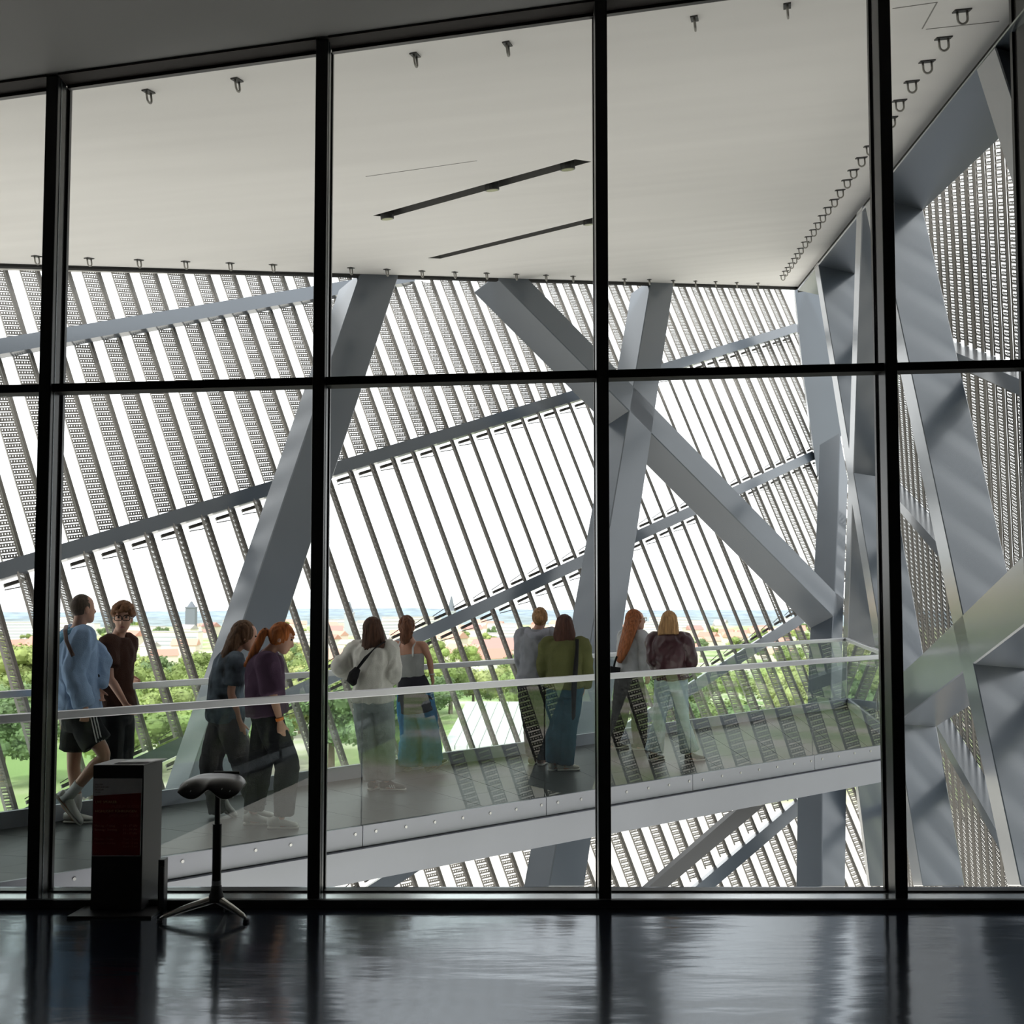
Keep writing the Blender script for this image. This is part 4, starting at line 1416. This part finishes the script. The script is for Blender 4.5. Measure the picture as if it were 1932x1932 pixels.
p.hair(hairmat('hair_auburn', (0.25, 0.085, 0.032)), [[((1198, 1156, 0), .06, .06), ((1193, 1172, -.04), .1, .08), ((1186, 1195, -.1), .13, .06), ((1178, 1220, -.14), .13, .045), ((1171, 1240, -.15), .085, .035), ((1168, 1250, -.15), .03, .02)]], g=.012, back=.03, amp=.008)
bag = empty('crossbody_bag', 'small black bag at the hip of the auburn-haired person', 'bag')
MB().tube([p.J((1160, 1258, -.15)), p.J((1158, 1272, -.15))], [(.07, .03), (.07, .03)], 14, side=Vector((1, 0, 0))).build('pouch', blackcloth, bag)
strap('strap', blackcloth, [p.J((1164, 1238, -.16)), p.J((1160, 1250, -.16)), p.J((1158, 1260, -.15))], bag, Vector((1, 0, 0)), .012)

# 10 --- blond hair, maroon leather jacket
p = Person('person with straight blond hair, maroon leather jacket and pale flared jeans', 13.1, dict(
    yaw=22, hip=(1266, 1288), neck=(1262, 1199), head=(1263, 1174), hyaw=15, bw=1.02, shw=1.12,
    arms=dict(R=[(1302, 1246, .0), (1294, 1240, .25), (1289, 1232, .32)], L=[(1235, 1246, .02), (1243, 1258, .25), (1252, 1252, .34)]),
    legs=dict(L=[(1244, 1358), (1235, 1412), (1243, 1430, .1), (1229, 1436)], R=[(1288, 1358), (1300, 1412), (1316, 1427, .05), (1297, 1432)])))
p.top('jacket', mat('maroon_leather', (0.045, 0.012, 0.018), 0.38, 0, 0.2, 5.0, 0.2, 30, spec=0.5), .1, .045, 'long', .010)
MB().tube([p.neck + p.r * .1 - p.f * .02, p.neck - p.f * .085 - Vector((0, 0, .015)), p.neck - p.r * .1 - p.f * .02], [(.012, .035)] * 3, 10, side=p.f).build('collar', mat('maroon_leather', (0.045, 0.012, 0.018)), p.root, smooth=True)
p.pants('jeans', cloth('jeans_pale', (0.36, 0.44, 0.50)), .014, .004, .22, 1.0, .05, .012)
p.shoes(black_shoe)
p.hair(hairmat('hair_blond', (0.40, 0.235, 0.11)), [[((1263, 1158, -.02), .07, .07), ((1262, 1176, -.04), .1, .08), ((1261, 1190, -.06), .115, .065), ((1261, 1198, -.08), .115, .05)]], amp=.006)

# ------------------------------------------------------------------ the city below and the hills beyond
def gz(d):                                # ground level (world z) at distance d
    tab = [(0, -22), (180, -22), (300, -29), (500, -36), (1000, -50), (1900, -67), (2200, -72), (3200, -60)]
    for (a, za), (b, zb_) in zip(tab, tab[1:]):
        if a <= d <= b:
            return za + (zb_ - za) * (d - a) / (b - a)
    return -60


def gxy(px, d):                           # place at distance d under picture column px
    u = (px - 966) / FPX
    return Vector((u * d, d, gz(d)))


def nrand(x, y, z=0.0):
    return noise.noise(Vector((x, y, z)))


tm = MB()
NAZ = 96
ds = [20, 60, 120, 180, 240, 300, 400, 500, 650, 800, 1000, 1250, 1500, 1800, 2100]
vs_, fs_ = [], []
for i, d in enumerate(ds):
    for k in range(NAZ):
        t = 2 * math.pi * k / NAZ
        vs_.append((d * math.sin(t), d * math.cos(t), gz(d) - 0.5 + 1.5 * nrand(d * .01 * math.sin(t), d * .01 * math.cos(t))))
for i in range(len(ds) - 1):
    for k in range(NAZ):
        fs_.append((i * NAZ + k, i * NAZ + (k + 1) % NAZ, (i + 1) * NAZ + (k + 1) % NAZ, (i + 1) * NAZ + k))
fs_.append(tuple(range(NAZ)))
gm = bpy.data.materials.new('city_ground')
gm.use_nodes = True
n_, l_ = gm.node_tree.nodes, gm.node_tree.links
pb = n_['Principled BSDF']
pb.inputs['Roughness'].default_value = 0.95
ge_ = n_.new('ShaderNodeNewGeometry')
no_ = n_.new('ShaderNodeTexNoise')
no_.inputs['Scale'].default_value = 0.035
no_.inputs['Detail'].default_value = 6
l_.new(ge_.outputs['Position'], no_.inputs['Vector'])
rp_ = n_.new('ShaderNodeValToRGB')
e_ = rp_.color_ramp.elements
e_[0].position, e_[0].color = 0.40, (0.20, 0.30, 0.09, 1)
e_[1].position, e_[1].color = 0.62, (0.62, 0.55, 0.48, 1)
x_ = e_.new(0.5)
x_.color = (0.34, 0.40, 0.18, 1)
l_.new(no_.outputs['Fac'], rp_.inputs[0])
ln_ = n_.new('ShaderNodeVectorMath')
ln_.operation = 'LENGTH'
l_.new(ge_.outputs['Position'], ln_.inputs[0])
mr_ = n_.new('ShaderNodeMapRange')                        # a paved forecourt around the building, parkland beyond
mr_.inputs['From Min'].default_value = 128
mr_.inputs['From Max'].default_value = 136
l_.new(ln_.outputs['Value'], mr_.inputs['Value'])
mx_ = n_.new('ShaderNodeMix')
mx_.data_type = 'RGBA'
mx_.inputs['A'].default_value = (0.66, 0.63, 0.58, 1)
l_.new(mr_.outputs[0], mx_.inputs['Factor'])
l_.new(rp_.outputs[0], mx_.inputs['B'])
l_.new(mx_.outputs['Result'], pb.inputs['Base Color'])
tm.add(vs_, fs_).build('floor_ground', gm, None, smooth=True, kind='structure')

# wooded hills on the far side of the valley: two ridges
for r_i, (d, base, topz_, colr) in enumerate(((2150, -72, -58, (0.23, 0.285, 0.30)), (2700, -72, -58.5, (0.25, 0.32, 0.37)))):  # bluish distance haze is put into both ridge colours
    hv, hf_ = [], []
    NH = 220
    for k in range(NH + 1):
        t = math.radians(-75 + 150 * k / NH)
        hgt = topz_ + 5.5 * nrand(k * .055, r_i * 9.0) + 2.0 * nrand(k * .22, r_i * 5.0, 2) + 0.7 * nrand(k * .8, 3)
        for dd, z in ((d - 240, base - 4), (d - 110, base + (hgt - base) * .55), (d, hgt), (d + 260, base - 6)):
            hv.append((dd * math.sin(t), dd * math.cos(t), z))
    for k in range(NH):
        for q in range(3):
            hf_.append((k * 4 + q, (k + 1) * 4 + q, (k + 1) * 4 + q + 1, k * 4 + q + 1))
    hl = MB().add(hv, hf_).build('hills', mat('hazy_hill_woods_%d' % r_i, colr, 0.95, 0, 0.3, 0.03 if r_i else 0.04), None, smooth=True)
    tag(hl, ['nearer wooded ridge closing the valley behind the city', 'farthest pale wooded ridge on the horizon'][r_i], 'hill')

# houses
rnd = random.Random(11)
wall_cols = [mat('house_wall_%d' % i, c, 0.9) for i, c in enumerate([(0.74, 0.70, 0.64), (0.80, 0.78, 0.75), (0.66, 0.60, 0.52), (0.72, 0.62, 0.55)])]
roof_cols = [mat('roof_tile_%d' % i, c, 0.9) for i, c in enumerate([(0.52, 0.27, 0.21), (0.58, 0.34, 0.27), (0.45, 0.25, 0.22), (0.40, 0.38, 0.38)])]
hw_, hr_ = {}, {}


def house_mesh(i, j):
    w2, d2, h_, rf = 0.5, 0.42, 1.0, 0.62
    if i not in hw_:
        hw_[i] = MB().abox(-w2, w2, -d2, d2, -1.0, h_).mesh('wall', wall_cols[i])
    if j not in hr_:
        e2 = .05
        hr_[j] = MB().prism([(-w2 - e2, -d2 - e2, h_), (-w2 - e2, d2 + e2, h_), (-w2 - e2, 0, h_ + rf)], (2 * w2 + 2 * e2, 0, 0)).mesh('roof', roof_cols[j])
    return hw_[i], hr_[j]


done = []
for k in range(150):
    d = 480 + 1400 * (k / 150) ** 0.9
    px_ = rnd.uniform(-40, 1500)
    P = gxy(px_, d)
    if P.length > 1760 or any((P - q).length < 24 for q in done):
        continue
    done.append(P)
    wi, ri = rnd.randrange(4), rnd.choice([0, 0, 1, 1, 2, 3])
    a_, b_ = house_mesh(wi, ri)
    desc = '%s walls and a %s pitched roof' % (['cream', 'off-white', 'sand', 'pinkish'][wi], ['brick red', 'salmon', 'maroon', 'grey'][ri])
    r = empty('house', 'small distant town house with ' + desc, 'house', 'distant houses with ' + desc, loc=P)
    s_ = rnd.uniform(11, 20)
    for nm, me_ in (('wall', a_), ('roof', b_)):
        o = link(nm, me_, r)
        o.scale = (s_ * rnd.uniform(1, 1.0), s_ * .8, s_ * .42)
    r.rotation_euler.z = rnd.uniform(-.7, .7)
# larger pale blocks
for k in range(60):
    d = rnd.uniform(900, 1720)
    px_ = rnd.uniform(-40, 1500)
    P = gxy(px_, d)
    if P.length > 1760 or any((P - q).length < 45 for q in done):
        continue
    done.append(P)
    r = empty('apartment_block', 'pale distant apartment slab rising among the city roofs', 'building', 'distant apartment slabs of the city', loc=P)
    w2, h_ = rnd.uniform(14, 30), rnd.uniform(9, 17)
    MB().abox(-w2, w2, -6, 6, -3, h_).build('wall', wall_cols[rnd.randrange(2)], r)
    mb = MB()
    for f_ in range(int(h_ / 3)):
        mb.abox(-w2 * .96, w2 * .96, -6.06, -5.9, f_ * 3 + 1.2, f_ * 3 + 2.4)
    mb.build('window_band', mat('window_band', (0.35, 0.38, 0.42), 0.4), r)
    MB().abox(-w2 - .3, w2 + .3, -6.3, 6.3, h_, h_ + .6).build('roof', roof_cols[3], r)
    r.rotation_euler.z = rnd.uniform(-.5, .5)
# towers
tw_m = mat('tower_stone', (0.17, 0.19, 0.22), 0.9)
tw_l = mat('tower_pale', (0.42, 0.45, 0.48), 0.9)
for px_, d, hh, ww, sp_, m_, lab in ((363, 1350, 30, 5.5, .22, tw_m, 'dark stone church tower seen between the brown T-shirt and the steel brace'),
                                    (660, 1300, 24, 5.0, .5, tw_l, 'pale grey church tower seen left of the off-white sweater'),
                                    (852, 1250, 26, 4.5, .6, tw_l, 'slender pale spire seen right of the grey tank top')):
    P = gxy(px_, d)
    r = empty('church_tower', lab, 'tower', loc=P)
    MB().abox(-ww, ww, -ww, ww, -2, hh).build('shaft', m_, r)
    MB().abox(-ww * 1.12, ww * 1.12, -ww * 1.12, ww * 1.12, hh, hh + 1.2).build('cornice', m_, r)
    MB().tube([(0, 0, hh + 1), (0, 0, hh + 1 + hh * sp_)], [ww * .95, ww * .15], 8).build('spire', tw_m, r)

# flat pale hall below the walkway
rf = empty('market_hall', 'large pale flat-roofed hall below the walkway among the trees', 'building')
hp = [UZ(835, 1408, -17), UZ(1020, 1408, -17), UZ(1040, 1325, -17), UZ(880, 1325, -17)]
hm_w = mat('hall_white', (0.62, 0.63, 0.62), 0.8)
MB().prism([p_ - Vector((0, 0, 6)) for p_ in hp], (0, 0, 5.6)).build('wall', mat('hall_wall', (0.55, 0.53, 0.5), 0.9), rf)
for k in range(8):
    a_, b_ = k / 8 + .004, (k + 1) / 8 - .004
    q_ = [hp[0].lerp(hp[1], a_), hp[0].lerp(hp[1], b_), hp[3].lerp(hp[2], b_), hp[3].lerp(hp[2], a_)]
    MB().prism([p_ + Vector((0, 0, -.4)) for p_ in q_], (0, 0, .5)).build('roof_panel', hm_w, rf)

# trees of the park below the windows: each its own crown and trunk
tree_cols = [mat('leaf_%d' % i, c, 0.9, 0, 0.45, 0.9, 0.6, 2.5) for i, c in enumerate([(0.21, 0.28, 0.085), (0.28, 0.34, 0.11), (0.14, 0.21, 0.085), (0.33, 0.36, 0.14)])]
bark = mat('bark', (0.16, 0.12, 0.09), 0.9)
crowns = []
for v in range(5):
    rr = random.Random(50 + v)
    blobs = []
    for b in range(16):
        d_ = Vector((rr.gauss(0, .42), rr.gauss(0, .42), rr.gauss(0, .34)))
        if d_.length > .8:
            d_ = d_.normalized() * .8
        blobs.append((d_, rr.uniform(.24, .42)))
    mb = MB()
    for d_, c_r in blobs:
        mb.ball(d_, c_r * .8, 9, 6)
    for k in range(2200):                                  # leaf clusters
        d_, c_r = blobs[rr.randrange(16)]
        q = Vector((rr.gauss(0, 1), rr.gauss(0, 1), rr.gauss(0, 1))).normalized()
        c_ = d_ + q * c_r * rr.uniform(.8, 1.12)
        a_ = (q + Vector((rr.gauss(0, .7), rr.gauss(0, .7), rr.gauss(0, .7)))).normalized()
        t_ = a_.orthogonal().normalized() * rr.uniform(.03, .06)
        b_ = a_.cross(t_).normalized() * rr.uniform(.03, .06)
        mb.add([c_ - t_, c_ - b_, c_ + t_, c_ + b_], [(0, 1, 2, 3)])
    base = mb.mesh('crown', fix=False)
    row = []
    for c in range(4):
        me = base.copy()
        me.materials.append(tree_cols[c])
        row.append(me)
    crowns.append(row)
trunk_me = MB().tube([(0, 0, 0), (0, 0, 1)], [.045, .028], 8).mesh('trunk', bark)


def tree(P, h_, w_, v, c, lab, grp):
    r = empty('tree', lab, 'tree', grp, loc=P)
    cr = link('crown', crowns[v][c], r, (0, 0, h_ * .62))
    cr.scale = (w_, w_, h_ * .42)
    tk = link('trunk', trunk_me, r, (0, 0, -1))
    tk.scale = (h_, h_, h_ * .6)
    cr.rotation_euler.z = P.x


near_t = []
for k in range(170):
    d = 138 + 150 * rnd.random() ** 1.2
    px_ = rnd.uniform(-90, 1560)
    P = gxy(px_, d)
    wd_ = rnd.uniform(4.5, 6.5)
    if any((P - q).length < (wd_ + wq) * .85 for q, wq in near_t):
        continue
    if 800 < px_ < 1080 and d < 215:
        continue
    near_t.append((P, wd_))
    c = rnd.randrange(4)
    tree(P, rnd.uniform(8.5, 12.5), wd_, rnd.randrange(5), c,
         ['mid green leafy tree in the park below the glass balustrades', 'fresh green leafy tree in the park below the glass balustrades', 'dark green leafy tree in the park below the glass balustrades', 'yellow green leafy tree in the park below the glass balustrades'][c], 'park trees, ' + ['mid green', 'fresh green', 'dark green', 'yellow green'][c])
far_t = []
for k in range(120):
    d = 230 + 1300 * (k / 120) ** 1.5
    px_ = rnd.uniform(-40, 1540)
    P = gxy(px_, d)
    if any((P - q).length < 21 for q in done):
        continue
    c = rnd.randrange(4)
    nm_ = ['mid green', 'fresh green', 'dark green', 'yellow green'][c]
    tree(P, rnd.uniform(9, 15), rnd.uniform(5, 8), rnd.randrange(5), c, 'distant %s tree standing between the city roofs' % nm_, 'distant trees in the city, ' + nm_)

bpy.data.scenes.remove(WORK)
